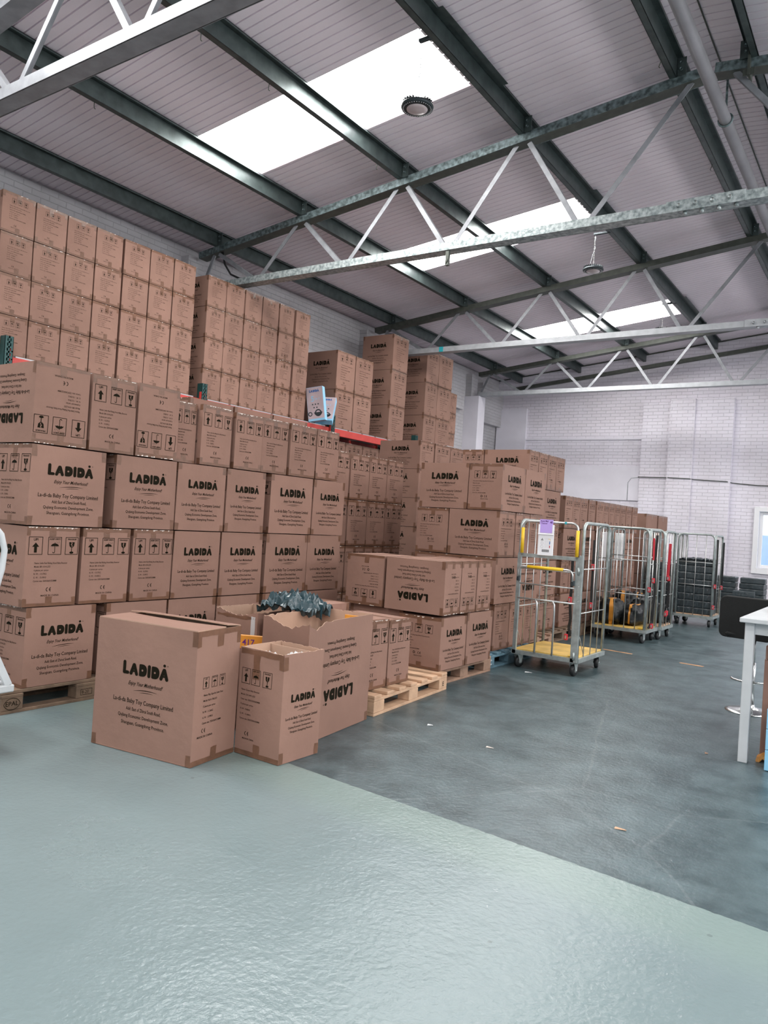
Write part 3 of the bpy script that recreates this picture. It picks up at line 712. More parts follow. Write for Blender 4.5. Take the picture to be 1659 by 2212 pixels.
_carton = {}
def carton_meshes(style, L, W_, H, var, plain=False):
    key = (style, round(L, 3), round(W_, 3), round(H, 3), var)
    if key in _carton: return _carton[key]
    rnd = random.Random(hash((L, W_, H, var, style == 'A')) & 0xffff)
    bx = Box3(L, W_, H, .004 if W_ > .32 else .0015, .004, rnd)
    b = MB()
    for f in 'frbltd': bx.grid(b, f, 'card', 6 if f in 'frbl' else 2)
    if style != 'P':
        a1, a2 = print_main(L, H, sc=(.82 if style == 'B' else 1.08 if style == 'H' else 1)); l1, l2 = print_label(style if style != 'H' else 'D', W_, H)
        for f in 'fb': bx.decal(b, f, a1, 'ink'); bx.decal(b, f, a2, 'inkthin' if style not in 'A' else 'ink')
        for f in 'rl': bx.decal(b, f, l1, 'ink'); bx.decal(b, f, l2, 'inkthin')
    me = b.mesh('carton_body')
    tw = .026; tapes = []
    for top in (1, 0):                               # one H of tape over the top seam, one under the bottom seam
        t = MB()
        for f in 'rl':
            if top: bx.grid(t, f, 'tape', (10, 1), .0008, (0, H-tw, W_, H), .0015, rnd)
            else: bx.grid(t, f, 'tape', (10, 1), .0008, (0, 0, W_, tw*.8), .0015, rnd)
            c = W_/2+rnd.uniform(-.015, .015); dpt = rnd.uniform(.06, .10) if top else rnd.uniform(.05, .08)
            bx.grid(t, f, 'tape', (2, 3), .0009, (c-.024, H-dpt, c+.024, H) if top else (c-.024, 0, c+.024, dpt), .0015, rnd)
            for u0, u1 in ((0, .028), (W_-.028, W_)):
                if rnd.random() < .75: bx.grid(t, f, 'tape', (1, 2), .0009, (u0, H-.06, u1, H) if top else (u0, 0, u1, .055), .002, rnd)
        for f in 'fb':                               # corner wraps on the logo faces
            for u0, u1 in ((0, .035), (L-.035, L)):
                q = rnd.uniform(.045, .08)
                if rnd.random() < .75: bx.grid(t, f, 'tape', (1, 2), .0009, (u0, H-q, u1, H) if top else (u0, 0, u1, q), .003, rnd)
        ft = 't' if top else 'd'
        bx.grid(t, ft, 'tape', (4, 1), .0008, (0, W_/2-.024, L, W_/2+.024))
        for u0 in (0, L-.03): bx.grid(t, ft, 'tape', (1, 4), .0008, (u0, 0, u0+.03, W_))
        if top:                                      # pale slivers at wrinkled upper tape edges, their shine put into the colour
            for f in 'rl':
                for i in range(rnd.randint(12, 26) if style == 'A' else rnd.randint(2, 9)):
                    u = rnd.uniform(.005, W_-.03); ww = rnd.uniform(.004, .030); hh = rnd.uniform(.0015, .007)
                    p = [bx.P(f, u, H-.001, .002), bx.P(f, u+ww, H-.001, .0025), bx.P(f, u+ww*.8, H-hh, .0015), bx.P(f, u+ww*.2, H-hh*rnd.uniform(.6, 2.2), .0015)]
                    t.add(p, [(0,3,2,1)], 'glint_scrap')
        tapes.append(t.mesh('packing_tape'))
    mt = tapes
    _carton[key] = (me, mt); return key and _carton[key]
NC = 0
def carton(style, L, W_, H, cx, cy, z, rot=0, inv=False, label='', group=None, var=None, jit=.003, tilt=0):
    """rot in degrees about z; rot 0: logo faces towards -y, label faces towards +x"""
    global NC; NC += 1
    var = random.randint(0, 2) if var is None else var
    me, mt = carton_meshes(style, L, W_, H, var)
    t = thing('cardboard_box', label, 'box', (0,0,0), 0, group)
    t.location = (cx+random.uniform(-jit, jit), cy+random.uniform(-jit, jit)*.6, z+(H if inv else 0))
    t.rotation_euler = (0, PI if inv else 0, math.radians(rot+random.uniform(-.35, .35)+tilt))
    if inv: t.rotation_euler = (Matrix.Rotation(math.radians(rot), 4, 'Z') @ Matrix.Rotation(PI, 4, 'Y')).to_euler()
    child('carton_body', me, t); [child('packing_tape', m_, t) for m_ in mt]; return t
def cell(style, X, y0, y1, z, H, D, rot=0, inv=False, **k):
    """carton whose +x face lies at X and which spans y0..y1; D is its depth along x; rot 90 turns the logo to +x"""
    wy = y1-y0-.006; L, W_ = (D, wy) if rot in (0, 180) else (wy, D)
    return carton(style, round(L, 3), round(W_, 3), round(H-.003, 3), X-D/2, (y0+y1)/2, z, rot, inv, **k)
ORD = ['first', 'second', 'third', 'fourth', 'fifth', 'sixth', 'seventh', 'eighth', 'ninth', 'tenth', 'eleventh', 'twelfth', 'thirteenth']
def rown(k, n):
    if k == n-1: return 'top row'
    if k == 0: return 'bottom row'
    return ORD[k]+' row up'

# ---- front stack beside the wall of cartons, +x face at -4.6
G = 'cartons of the front stack on pallets'
FS = 'front left stack'
rows = [
 (.146, .515, [(2.79, 3.31, 90, 0), (3.39, 3.93, 90, 0), (3.945, 4.43, 90, 0), (4.44, 4.94, 90, 0), (4.98, 5.54, 90, 0), (5.545, 6.05, 90, 0)]),
 (.664, .523, [(2.76, 3.145, 0, 0), (3.165, 3.555, 0, 0), (3.575, 3.945, 0, 0), (3.95, 4.43, 90, 0), (4.445, 4.94, 90, 0), (4.98, 5.54, 90, 0), (5.545, 6.05, 90, 0)]),
 (1.190, .523, [(2.75, 3.31, 90, 0), (3.39, 3.94, 90, 0), (3.945, 4.45, 90, 0), (4.46, 4.92, 90, 0), (4.99, 5.57, 90, 0), (5.575, 6.06, 90, 0)]),
]
for k_, (z, H, cs) in enumerate(rows):
    for i, (y0, y1, rot, inv) in enumerate(cs):
        face = 'logo out' if rot else 'symbols out'
        cell('A', -4.6, y0, y1, z, H, .39 if rot else .52, rot, bool(inv), label='carton, %s, %s from left, %s, %s' % (face, ORD[i], ['bottom row', 'second row', 'third row'][k_], FS), group=G)
top = [(2.745, 3.145, .525, 1), (3.155, 3.525, .525, 0), (3.54, 3.925, .53, 1), (3.93, 4.14, .475, 0), (4.17, 4.50, .48, 0), (4.525, 4.85, .47, 0), (4.855, 5.20, .475, 0), (5.205, 5.575, .475, 0), (5.58, 5.92, .475, 0)]
for i, (y0, y1, H, inv) in enumerate(top):
    if i == 3: y0 = 3.93-.13; continue
    cell('A', -4.6 - (.012 if i in (4, 6) else 0), y0, y1, 1.716, H, .52, 0, bool(inv), label='%s carton, %s from left, top row, %s' % ('upside down' if inv else 'upright', ORD[i], FS), group=G)
cell('A', -4.66, 3.935, 4.16, 1.716, .475, .50, 0, False, label='half hidden carton, fourth from left, top row, front left stack', group=G)
# second line of cartons right behind the front stack
for i, (y0, y1) in enumerate([(4.50, 5.02), (5.03, 5.55), (5.56, 6.08)]):
    cell('A', -5.15, y0, y1, 1.80, .53, .39, 90, False, label='carton peeping over the front stack from behind, %s from left' % ORD[i], group='cartons behind the front stack')
    for z, H in ((1.27, .527), (.743, .524), (.146, .594)):
        cell('A', -5.15, y0, y1, z, H, .39, 90, False, label='carton hidden in the line directly behind the front stack', group='hidden cartons behind the front stack')

# ---- middle stack (label ends out), +x face at -5.2
ms = [(6.55, 6.92), (6.935, 7.305), (7.31, 7.68), (7.685, 8.05)]
for k_, z in enumerate((0.004, .530, 1.057, 1.584)):
    for i, (y0, y1) in enumerate(ms):
        cell('A', -5.2, y0, y1, z, .525, .52, 0, False, label='carton, %s from left, %s, dim middle stack' % (ORD[i], rown(k_, 4)), group='cartons of the dim middle stack')
# odd boxes between the middle stack and the right-hand pallets
carton('P', .50, .34, .30, -4.72, 8.62, 1.40, 90, label='plain open-topped carton in the gap behind the middle stack', group=None)
carton('C', .60, .42, .42, -4.73, 8.62, .98, 90, label='grey-looking carton turned on its side in the gap', group=None)
carton('P', .60, .42, .50, -4.73, 8.62, .48, 90, label='plain carton low in the gap behind the middle stack', group=None)
carton('P', .60, .42, .47, -4.73, 8.62, .004, 90, label='bottom plain carton in the gap behind the middle stack', group=None)

# ---- pallet racking
RXF = -7.6
UY = [4.17, 6.77, 9.46, 11.95, 14.5]
def upright(y, label):
    t = thing('rack_upright', label, 'rack', (RXF+.065, y, 0), 0, 'rack uprights')
    for dx in (0, -.83):
        b = MB(); z1 = 2.97
        b.box(dx-.045, -.045, 0, dx+.045, -.041, z1, 'greenup'); b.box(dx-.045, .041, 0, dx+.045, .045, z1, 'greenup'); b.box(dx-.045, -.045, 0, dx-.041, .045, z1, 'greenup')
        b.box(dx+.041, -.045, 0, dx+.045, -.022, z1, 'greenup'); b.box(dx+.041, .022, 0, dx+.045, .045, z1, 'greenup'); b.box(dx+.041, -.008, 0, dx+.045, .008, z1, 'greenup')
        z = .05
        while z < z1: b.box(dx+.041, -.022, z, dx+.045, .022, z+.02, 'greenup'); z += .05
        b.box(dx-.06, -.06, 0, dx+.06, .06, .006, 'greenup'); b.build('post', t)
    for i in range(4):
        b = MB(); b.bar((-.05, 0, .2+.65*i), (-.78, 0, .2+.65*(i+1)*.98), .03, .02, 'greenup'); b.build('brace', t)
for i, y in enumerate(UY): upright(y, 'green slotted rack upright, %s from the left along the wall' % ORD[i])
for i in range(len(UY)-1):
    y0, y1 = UY[i]+.05, UY[i+1]-.05
    t = thing('rack_beam', 'red rack beam pair with grey deck strips, %s bay from the left' % ORD[i], 'rack', (0,0,0), 0, 'rack beams')
    for x in (RXF+.05, RXF-.78):
        b = MB(); b.box(x-.02, y0, 2.665, x+.02, y1, 2.775, 'redbeam', .005); b.box(x-.024, y0, 2.70, x-.018, y1, 2.74, 'redbeam')
        b.build('beam', t)
        for y in (y0, y1):
            b = MB(); b.box(x+.015, y-.03 if y == y0 else y, 2.60, x+.055, y if y == y0 else y+.03, 2.86, 'redbeam', .003)
            for zz in (2.64, 2.74, 2.82): b.lathe([(.008, 0), (.008, .004)], 'blackm', (x+.056, y-.015 if y == y0 else y+.015, zz), 8, 'x')
            b.build('beam_end', t)
    b = MB(); n = 6
    for j in range(n):
        ya = y0+.05+(y1-y0-.1)*j/n; b.box(RXF-.80, ya, 2.776, RXF+.065, ya+(y1-y0)/n-.06, 2.790, 'grill')
    b.build('deck_panel', t)
ZS = 2.792
G1 = 'cartons of the leftmost rack pile'
for k_ in range(4):
    for i, y in enumerate([4.06, 4.42, 4.785, 5.145, 5.52, 5.89, 6.25]):
        y1 = [4.415, 4.78, 5.14, 5.50, 5.885, 6.245, 6.60][i]
        cell('E', RXF, y, y1, ZS+k_*.412, .411, .62, 0, False, label='carton, %s column, %s, leftmost rack pile' % (ORD[i], rown(k_, 4)), group=G1)
for k_ in range(4):
    for i, (y, y1) in enumerate([(6.81, 7.135), (7.14, 7.48), (7.495, 7.83), (7.835, 8.17), (8.195, 8.515), (8.55, 8.88)]):
        cell('E', RXF, y, y1, ZS+k_*.405, .404, .62, 0, (i == 4 and k_ == 2), label='%s, %s column, %s, second rack pile' % ('upside-down carton' if (i == 4 and k_ == 2) else 'carton', ORD[i], rown(k_, 4)), group='cartons of the second rack pile')
for k_ in range(2):
    for i, (y, y1) in enumerate([(9.60, 10.09), (10.105, 10.60)]):
        cell('B', RXF, y, y1, ZS+k_*.63, .628, .67, 0, False, label='large carton, %s, %s row of the two-by-two rack pile' % (['left column', 'right column'][i], ['lower', 'upper'][k_]), group='cartons of the third rack pile')
for k_ in range(3):
    cell('B', RXF, 11.16, 11.66, ZS+k_*.63, .628, .67, 0, False, label='large carton, %s of the single narrow column on the rack' % ['bottom', 'middle', 'top'][k_], group='cartons of the single rack column')
for k_ in range(3):
    for i, (y, y1) in enumerate([(12.32, 12.78), (12.79, 13.32)]):
        cell('B', RXF, y, y1, ZS+k_*.625, .623, .67, 0, False, label='large carton, %s of the far rack pile, %s' % (['left column', 'right column'][i], rown(k_, 3)), group='cartons of the far rack pile')
for k_ in range(3):
    cell('C', RXF-.03, 13.335, 13.62, ZS+k_*.41, .408, .50, 0, False, label='small carton, %s of the narrow column ending the rack piles' % ['bottom', 'middle', 'top'][k_], group='small cartons at the end of the rack')
for i, (y, y1) in enumerate([(9.55, 9.98), (9.99, 10.46), (10.47, 10.95), (10.96, 11.44)]):
    cell('B', RXF-.02, y, y1, 1.955, .648, .67, 0, False, label='carton below the red rack beam, %s from left' % ORD[i], group='cartons below the rack beam')
    for z in (.004, .654, 1.304):
        cell('B', RXF-.02, y, y1, z, .648, .67, 0, False, label='hidden carton lower down below the red rack beam', group='hidden cartons below the rack beam')
# light blue product boxes on the rack
def product_box(loc, rot, label, sc=1):
    t = thing('product_box', label, 'box', loc, 0, 'light blue product boxes'); t.rotation_euler = rot
    b = MB(); w_, d, h = .27, .10, .52
    b.box(-d, -w_/2, 0, 0, w_/2, h, 'lightblue', .002)
    f = MB(); f.box(0, -w_/2+.004, .035, .0012, w_/2-.004, h-.004, 'pinkgrey')
    def put(p2, m, off=.002):
        f.add([(off, x-w_/2, y) for x, y in p2.v], p2.f, m)
    p = P2(); p.place(LOGO, .05, .44, .16/LOGOW); put(p, 'bluem')
    p = P2(); p.text('5', .07, .30, .12, .01); p.text('in 1', .14, .32, .05, .01); put(p, 'lightblue')
    p = P2()
    for k in range(5): p.ring(.09+.045*(k % 3)+.02*(k//3), .25-.05*(k//3), .0001, lambda a: .011*(1+.4*math.sin(a)), 10)
    p.ring(.17, .12, .035, .055, 20); p.poly([(.10, .13), (.24, .13), (.22, .09), (.17, .07), (.12, .09)]); p.ring(.04, .11, .02, .035, 16)
    put(p, 'blackm')
    b.build('carton', t); f.build('printed_front', t)
product_box((-7.44, 8.99, ZS+.022), (math.radians(9), 0, math.radians(-72)), 'light blue and pink printed box leaning against the second rack pile')
product_box((-7.50, 9.22, ZS+.068), (0, math.radians(-38), math.radians(-60)), 'small light blue box tipped behind the leaning printed box')

# ---- high stack in front of the far rack, +x face at -6.0
for i, (y, y1) in enumerate([(9.69, 10.10), (10.13, 10.60), (10.62, 11.10)]):
    for k_ in range(6):
        cell('H', -6.0, y, y1, .004+k_*.433, .432, .73, 0, False, label=('wide logo carton, ' if i == 0 else 'carton with symbols out, ')+'%s column, %s, stack below the far rack' % (ORD[i], rown(k_, 6)), group='cartons of the stack below the far rack')
b = MB(); b.box(-6.66, 10.7, 2.592, -6.1, 11.08, 2.62, 'blackp', .012); b.box(-6.5, 10.75, 2.62, -6.15, 11.0, 2.64, 'blackp', .01)
tag(b.build('folded_bag'), 'flat black plastic bag lying on top of the stack below the far rack', 'bag')

# ---- pallets
def pallet(x0, x1, y0, y1, mats, label, slats='x', rot=0, mark=None):
    L, W_ = y1-y0, x1-x0; cx, cy = (x0+x1)/2, (y0+y1)/2
    t = thing('wooden_pallet', label, 'pallet', (cx, cy, 0), math.radians(rot), 'pallets'); m = mats
    def br(): return MB()
    hx, hy = W_/2, L/2
    for i in range(3):
        x = [-hx+.05, 0, hx-.05][i]
        b = br(); b.box(x-.05, -hy, 0, x+.05, hy, .020, m, .002); b.build('bottom_board', t)
        for j in range(3):
            y = [-hy+.0725, 0, hy-.0725][j]; b = br(); b.box(x-.05, y-.0725, .021, x+.05, y+.0725, .099, m, .003)
            if i == 2 and mark:
                p = P2()
                if mark == 'EPAL' and j != 1:
                    p.text('EPAL', .072, .028, .040, .01, align='C'); p.ring(.072, .039, lambda a: .052-.018*abs(math.sin(a)), lambda a: .056-.018*abs(math.sin(a)), 24)
                elif mark == 'C' and j == 0:
                    p.ring(.072, .04, .015, .026, 12, PI*.25, PI*1.75)
                elif mark == 'E' and j == 2: p.text('E', .072, .02, .05, .02, align='C')
                elif mark == 'EPAL': p.frame(.03, .02, .12, .06, .003); p.text('8-20', .04, .03, .03)
                b.add([(x+.0508, y-.0725+u, .021+v) for u, v in p.v], p.f, 'white' if mark == 'C' else 'ink')
            b.build('block', t)
        if slats == 'x':
            b = br(); b.box(x-.05, -hy, .100, x+.05, hy, .120, m, .002); b.build('stringer_board', t)
    if slats == 'x':
        n = int(L/.165)
        for i in range(n):
            y = -hy+.05+(L-.1)*i/(n-1); b = br(); b.box(-hx, y-.05, .121, hx, y+.05, .143, m, .003); b.build('deck_board', t)
    else:
        for j in range(3):
            y = [-hy+.0725, 0, hy-.0725][j]; b = br(); b.box(-hx, y-.0725, .100, hx, y+.0725, .120, m, .002); b.build('stringer_board', t)
        for i in range(5):
            x = -hx+.07+(W_-.14)*i/4; b = br(); b.box(x-.06, -hy, .121, x+.06, hy, .143, m, .003); b.build('deck_board', t)
pallet(-5.38, -4.585, 2.66, 3.86, 'woodb', 'weathered stamped pallet under the left end of the front stack', 'y', mark='EPAL')
pallet(-5.38, -4.60, 3.90, 5.05, 'woodb', 'weathered pallet under the middle of the front stack', 'y')
pallet(-5.38, -4.60, 5.07, 6.22, 'woodb', 'weathered pallet under the right end of the front stack', 'y')
pallet(-4.03, -3.02, 4.37, 5.57, 'wood', 'pale new pine pallet with an empty end behind the open boxes', 'x', 4.6, mark='E')
pallet(-4.20, -3.185, 5.60, 6.66, 'woodm', 'brown pallet under the upside-down cartons, right of the pale pallet', 'x')
pallet(-4.22, -3.235, 6.70, 7.76, 'blue', 'blue painted pallet beside the nearest roll cage', 'x', mark='C')
pallet(-4.36, -3.40, 7.80, 8.78, 'woodm', 'brown pallet behind the nearest roll cage', 'x')
pallet(-4.45, -3.50, 8.86, 9.95, 'woodb', 'dark weathered pallet seen through the nearest roll cage', 'x')
pallet(-4.45, -3.50, 10.0, 11.15, 'woodb', 'dark pallet behind the second roll cage', 'x')
pallet(-4.45, -3.50, 11.2, 12.4, 'woodb', 'dark pallet behind the third roll cage', 'x')
pallet(-4.45, -3.50, 13.1, 14.85, 'woodb', 'dark pallet under the plain tall cartons', 'x')

# ---- cartons on the pale pallet
GA = 'cartons on the pale pine pallet'
Z = .146
cell('A', -3.10, 4.37, 4.735, Z, .50, .52, 0, False, label='carton on the pale pallet partly hidden by the tall open box', group=GA)
cell('A', -3.10, 4.74, 5.045, Z, .485, .52, 0, False, label='carton with three symbols at the front edge of the pale pallet', group=GA)
cell('A', -3.63, 4.42, 4.94, Z, .55, .385, 90, False, label='carton behind the two on the pale pallet, flat top showing', group=GA)
# ---- upside-down group
GC = 'cartons on the brown pallet with upside-down boxes'
cell('C', -3.12, 5.55, 6.00, Z, .44, .42, 90, False, label='logo carton, left one in the bottom row below the upside-down boxes', group=GC)
cell('C', -3.12, 6.01, 6.50, Z, .455, .42, 90, False, label='logo carton, right one in the bottom row below the upside-down boxes', group=GC)
cell('C', -3.55, 5.62, 6.06, Z, .455, .57, 0, False, label='carton tucked behind the bottom left logo carton', group=GC)
cell('C', -3.55, 6.07, 6.52, Z, .455, .57, 0, False, label='hidden carton behind the bottom right logo carton', group=GC)
for i, (y, y1) in enumerate([(5.56, 5.85), (5.855, 6.145), (6.15, 6.43)]):
    cell('D', -3.12, y, y1, .604, .452, .59, 0, True, label='upside-down carton, %s of three side by side on brown pallet' % ['nearest', 'middle', 'farthest'][i], group=GC)
cell('C', -3.735, 5.56, 6.12, .604, .450, .40, 90, True, label='upside-down carton with symbol side towards us, left of the upside-down trio', group=GC)
# ---- blue pallet stack
GB = 'cartons on the blue pallet'; nb = 'blue pallet stack'
def lb(s_): return s_+' of the blue pallet stack'
cell('C', -3.3, 6.90, 7.265, Z, .462, .57, 0, label=lb('carton at the near end, bottom row'), group=GB)
cell('C', -3.3, 7.27, 7.635, Z, .462, .57, 0, label=lb('middle carton in the bottom row'), group=GB)
cell('C', -3.3, 7.64, 8.01, Z, .462, .57, 0, label=lb('far carton in the bottom row'), group=GB)
cell('C', -3.3, 6.87, 7.43, .609, .462, .39, 90, label=lb('upright logo carton in the second row'), group=GB)
cell('C', -3.3, 7.44, 8.0, .609, .462, .39, 90, True, label=lb('upside-down logo carton seen through the cage, second row'), group=GB)
cell('C', -3.3, 6.90, 7.28, 1.073, .462, .57, 0, label=lb('wide logo carton facing us, third row'), group=GB)
cell('C', -3.3, 7.285, 7.64, 1.073, .462, .57, 0, label=lb('middle carton in the third row'), group=GB)
cell('C', -3.3, 7.645, 8.01, 1.073, .462, .57, 0, label=lb('far carton in the third row'), group=GB)
cell('C', -3.3, 6.90, 7.465, 1.537, .465, .37, 90, label=lb('symbol side facing us at the corner, top row'), group=GB)
cell('C', -3.3, 7.47, 8.02, 1.537, .465, .37, 90, label=lb('far logo carton in the top row'), group=GB)
cell('C', -3.68, 6.90, 7.28, 1.537, .470, .57, 0, label=lb('left logo carton facing us, top row'), group=GB)
cell('C', -3.68, 7.30, 7.68, 1.537, .462, .57, 0, label=lb('hidden back left carton, top row'), group=GB)
cell('C', -3.88, 6.90, 7.46, 1.073, .460, .38, 90, label=lb('left carton with symbols facing us, third row'), group=GB)
cell('C', -3.88, 7.47, 8.0, 1.073, .460, .38, 90, label=lb('hidden back left carton, third row'), group=GB)
for z, r_ in ((Z, 'bottom'), (.609, 'second')):
    for i, (y, y1) in enumerate([(6.90, 7.44), (7.45, 8.0)]):
        cell('C', (-3.88 if r_ == 'bottom' else -3.70), y, y1, z, .460, (.38 if r_ == 'bottom' else .56), 90 if r_ == 'bottom' else 90, label='hidden back carton, %s row of the blue pallet stack' % r_, group=GB)
# ---- narrow cartons further on, +x face at -3.6
HD = .428
GD = 'cartons of the stack behind the blue pallet'
for k_ in range(5):
    z = Z+k_*(HD+.002)
    if k_ in (0, 2):
        cs = [(8.08, 8.37), (8.375, 8.665), (8.67, 8.96), (8.965, 9.255)]; rot = 0
    elif k_ == 4: cs = [(8.22, 8.495), (8.50, 8.775), (8.785, 9.06), (9.07, 9.35)]; rot = 0
    else: cs = [(8.09, 8.66), (8.68, 9.25)]; rot = 90
    for i, (y, y1) in enumerate(cs):
        cell('D', -3.6, y, y1, z, HD, .58 if rot == 0 else .285, rot, label='%s carton, %s from near side, %s, stack behind blue pallet' % ('narrow' if rot == 0 else 'logo', ORD[i], rown(k_, 5)), group=GD)
cell('D', -4.19, 8.22, 8.79, Z+4*(HD+.002), HD, .285, 90, label='carton with symbols facing us, left of the wide logo carton on top', group=GD)
for k_ in range(4):
    cell('D', -4.19 if k_ in (0, 2) else -3.90, 8.22, 8.79, Z+k_*(HD+.002), HD, .285, 90, label='hidden carton at the back of the stack behind the blue pallet', group='hidden cartons at the back')
GE = 'long row of cartons behind the cages'
edges = [9.42, 9.71, 10.0, 10.32, 10.65, 10.94, 11.2, 11.46, 11.75, 12.06, 12.38, 12.70]
for k_ in range(4):
    z = Z+k_*.424
    if k_ in (1, 3):
        for i in range(11):
            y0 = edges[i]; y1 = y0+.285 if edges[i+1]-y0 > .285 else edges[i+1]
            cell('D', -3.6, y0, y1, z, .422, .58, 0, label='narrow carton, %s from near end, %s, long row' % (ORD[i], 'top layer' if k_ == 3 else 'second layer'), group=GE)
    else:
        for i in range(5):
            y0 = 9.42+.64*i; cell('D', -3.6, y0, y0+.58, z, .422, .285, 90, label='logo carton, %s from near end, %s, long row' % (ORD[i], 'third layer' if k_ == 2 else 'bottom layer'), group=GE)
# tall plain cartons at the far end
for i, (y, y1) in enumerate([(13.20, 13.90), (13.98, 14.62)]):
    for k_, (z, H) in enumerate(((Z, .60), (.748, .60), (1.35, .42))):
        cell('P', -3.6, y, y1, z, H, .62, 0, label='plain unprinted carton, %s column, %s at the far end' % (['near', 'far'][i], ['bottom', 'middle', 'top'][k_]), group='plain unprinted cartons')
print('cartons', NC)

# ------------------------------------------------------------------ open cartons at the front
def torn(n, amp, rnd):
    v = 0; out = []
    for i in range(n+1):
        v = v*.6+rnd.uniform(-amp, amp)*.6; out.append(v+(rnd.uniform(-amp, amp)*1.2 if rnd.random() < .15 else 0))
    return out
def open_box(L, W_, H, cx, cy, rot, label, prints, rag=.006, dips=(), inner='cardin', seed=1, name='open_carton', group=None, z=0.002, push=()):
    rnd = random.Random(seed); bx = Box3(L, W_, H, .003, .002, rnd)
    for (i, j, dx, dy) in push:
        for k in (0, 1): bx.c[(i, j, k)] += Vector((dx, dy, 0))
    t = thing(name, label, 'box', (cx, cy, z), math.radians(rot), group)
    th = .005
    inn = {'f': (0,1), 'b': (0,-1), 'r': (-1,0), 'l': (1,0)}
    b = MB()
    for f in 'frbl':
        fu, fv = bx.dims(f); n = 28; tr = torn(n, rag, rnd); tr[0] = tr[-1] = 0
        for (df, u0, u1, dz) in dips:
            if df == f:
                for i in range(n+1):
                    a = i/n
                    if u0 < a < u1: tr[i] -= dz*math.sin(PI*(a-u0)/(u1-u0))
        vo = []; m_ = 5; ix, iy = inn[f]
        for j in range(m_+1):
            for i in range(n+1):
                v = (H+min(0, tr[i]))*j/m_ if j == m_ else H*j/m_*(.97)
                vo.append(bx.P(f, fu*i/n, min(v, H), 0))
        vi = [p+Vector((ix*th, iy*th, 0)) for p in vo]
        k = len(vo); q = n+1
        b.add(vo, [(j*q+i, j*q+i+1, (j+1)*q+i+1, (j+1)*q+i) for j in range(m_) for i in range(n)], 'card')
        b.add(vi, [(j*q+i, (j+1)*q+i, (j+1)*q+i+1, j*q+i+1) for j in range(m_) for i in range(n)], inner)
        b.add(vo[-q:]+vi[-q:], [(i, i+1, q+i+1, q+i) for i in range(n)], 'cardin')
    bx.grid(b, 'd', 'card', 2)
    b.add([(x, y, .006) for x, y in ((-L/2, -W_/2), (L/2, -W_/2), (L/2, W_/2), (-L/2, W_/2))], [(0,1,2,3)], inner)
    for f, p, m, r in prints: bx.decal(b, f, p, m, .0012, r)
    b.build('carton_body', t)
    tp = MB()
    for f in 'rl':
        bx.grid(tp, f, 'tape', (10, 1), .0008, (0, 0, W_, .028), .0015, rnd); bx.grid(tp, f, 'tape', (2, 3), .0009, (W_/2-.024, 0, W_/2+.024, .075), .002, rnd)
    for f in 'fb':
        for u in (0, L-.035): bx.grid(tp, f, 'tape', (1, 2), .0009, (u, 0, u+.035, .06), .003, rnd)
    bx.grid(tp, 'd', 'tape', (4, 1), .0008, (0, W_/2-.024, L, W_/2+.024))
    tp.build('packing_tape', t)
    return t, bx
def scaled_label(style, W_, H, y0=0, k=1):
    a, b = print_label(style, W_, H*k)
    a.v = [(x, y+y0) for x, y in a.v]; b.v = [(x, y+y0) for x, y in b.v]; return a, b

# big nearly closed carton in front
L, W_, H = .725, .362, .715
m1, m2 = print_main(L, H, low=.04, sc=.75); l1, l2 = P2(), P2()
for k_, x in enumerate((.17, .36, .54)): icon(l1, k_, x*W_, .565*H, .13*W_, .085*H, .0022)
for k_, s_ in enumerate(['Name: Play Gym for Little Ones', 'Model: NLH-178-LDD', '12 pieces per carton', 'N. W. : 11.56KG', 'G. W. : 12.99KG', 'Carton size: 720X360X710MM']):
    l2.text(s_, .20*W_, (.51-.042*k_)*H, .020*H, .008, width=W_*.42*text2d(s_, 1)[2]/text2d('Carton size: 720X360X710MM', 1)[2])
ce(l1, .20*W_, .235*H, .034*H); l1.text('MADE IN CHINA', .28*W_, .20*H, .022*H, .01, align='C', width=.34*W_)
t, bx = open_box(L, W_, H, -3.412, 2.943, 7.1, 'large carton with big logo standing alone at the front, top flaps nearly closed', [('f', m1, 'ink', 0), ('f', m2, 'ink', 0), ('r', l1, 'ink', 0), ('r', l2, 'ink', 0)], rag=.0005, seed=4)
def flap(parent, x0, x1, y0, y1, z, tilt, hinge_front=True, name='flap', sag=.0):
    b = MB(); n = 10; m = 4; d = y1-y0
    def P_(i, j, off):
        u = x0+(x1-x0)*i/n; v = d*j/m; s_ = math.sin(PI*i/n)*sag*(j/m)
        y = (y0+v*math.cos(tilt)) if hinge_front else (y1-v*math.cos(tilt))
        return (u, y, z+v*math.sin(tilt)-s_+off)
    top = [P_(i, j, .005) for j in range(m+1) for i in range(n+1)]; bot = [P_(i, j, 0) for j in range(m+1) for i in range(n+1)]; q = n+1
    F_ = [(j*q+i, j*q+i+1, (j+1)*q+i+1, (j+1)*q+i) for j in range(m) for i in range(n)]
    if not hinge_front: F_ = [f[::-1] for f in F_]
    b.add(top, F_, 'card'); b.add(bot, [f[::-1] for f in F_], 'cardin')
    K = len(top); e = [(i, i+1) for i in range(n)]+[(m*q+i+1, m*q+i) for i in range(n)]+[((j+1)*q, j*q) for j in range(m)]+[(j*q+n, (j+1)*q+n) for j in range(m)]
    b.add(top+bot, [(a, c, c+K, a+K)[::-1 if hinge_front else 1] for a, c in e], 'cardin')
    return b.build(name, parent)
flap(t, -L/2+.004, L/2-.004, -W_/2+.002, W_/2-.13, H-.002, math.radians(.6), True, sag=.006)
flap(t, -L/2+.004, L/2-.004, -W_/2+.24, W_/2-.002, H+.000, math.radians(5.5), False, sag=-.004)
b = MB(); b.box(L/2-.17, -W_/2+.01, H-.030, L/2-.008, W_/2-.01, H-.025, 'cardin'); b.build('flap', t)
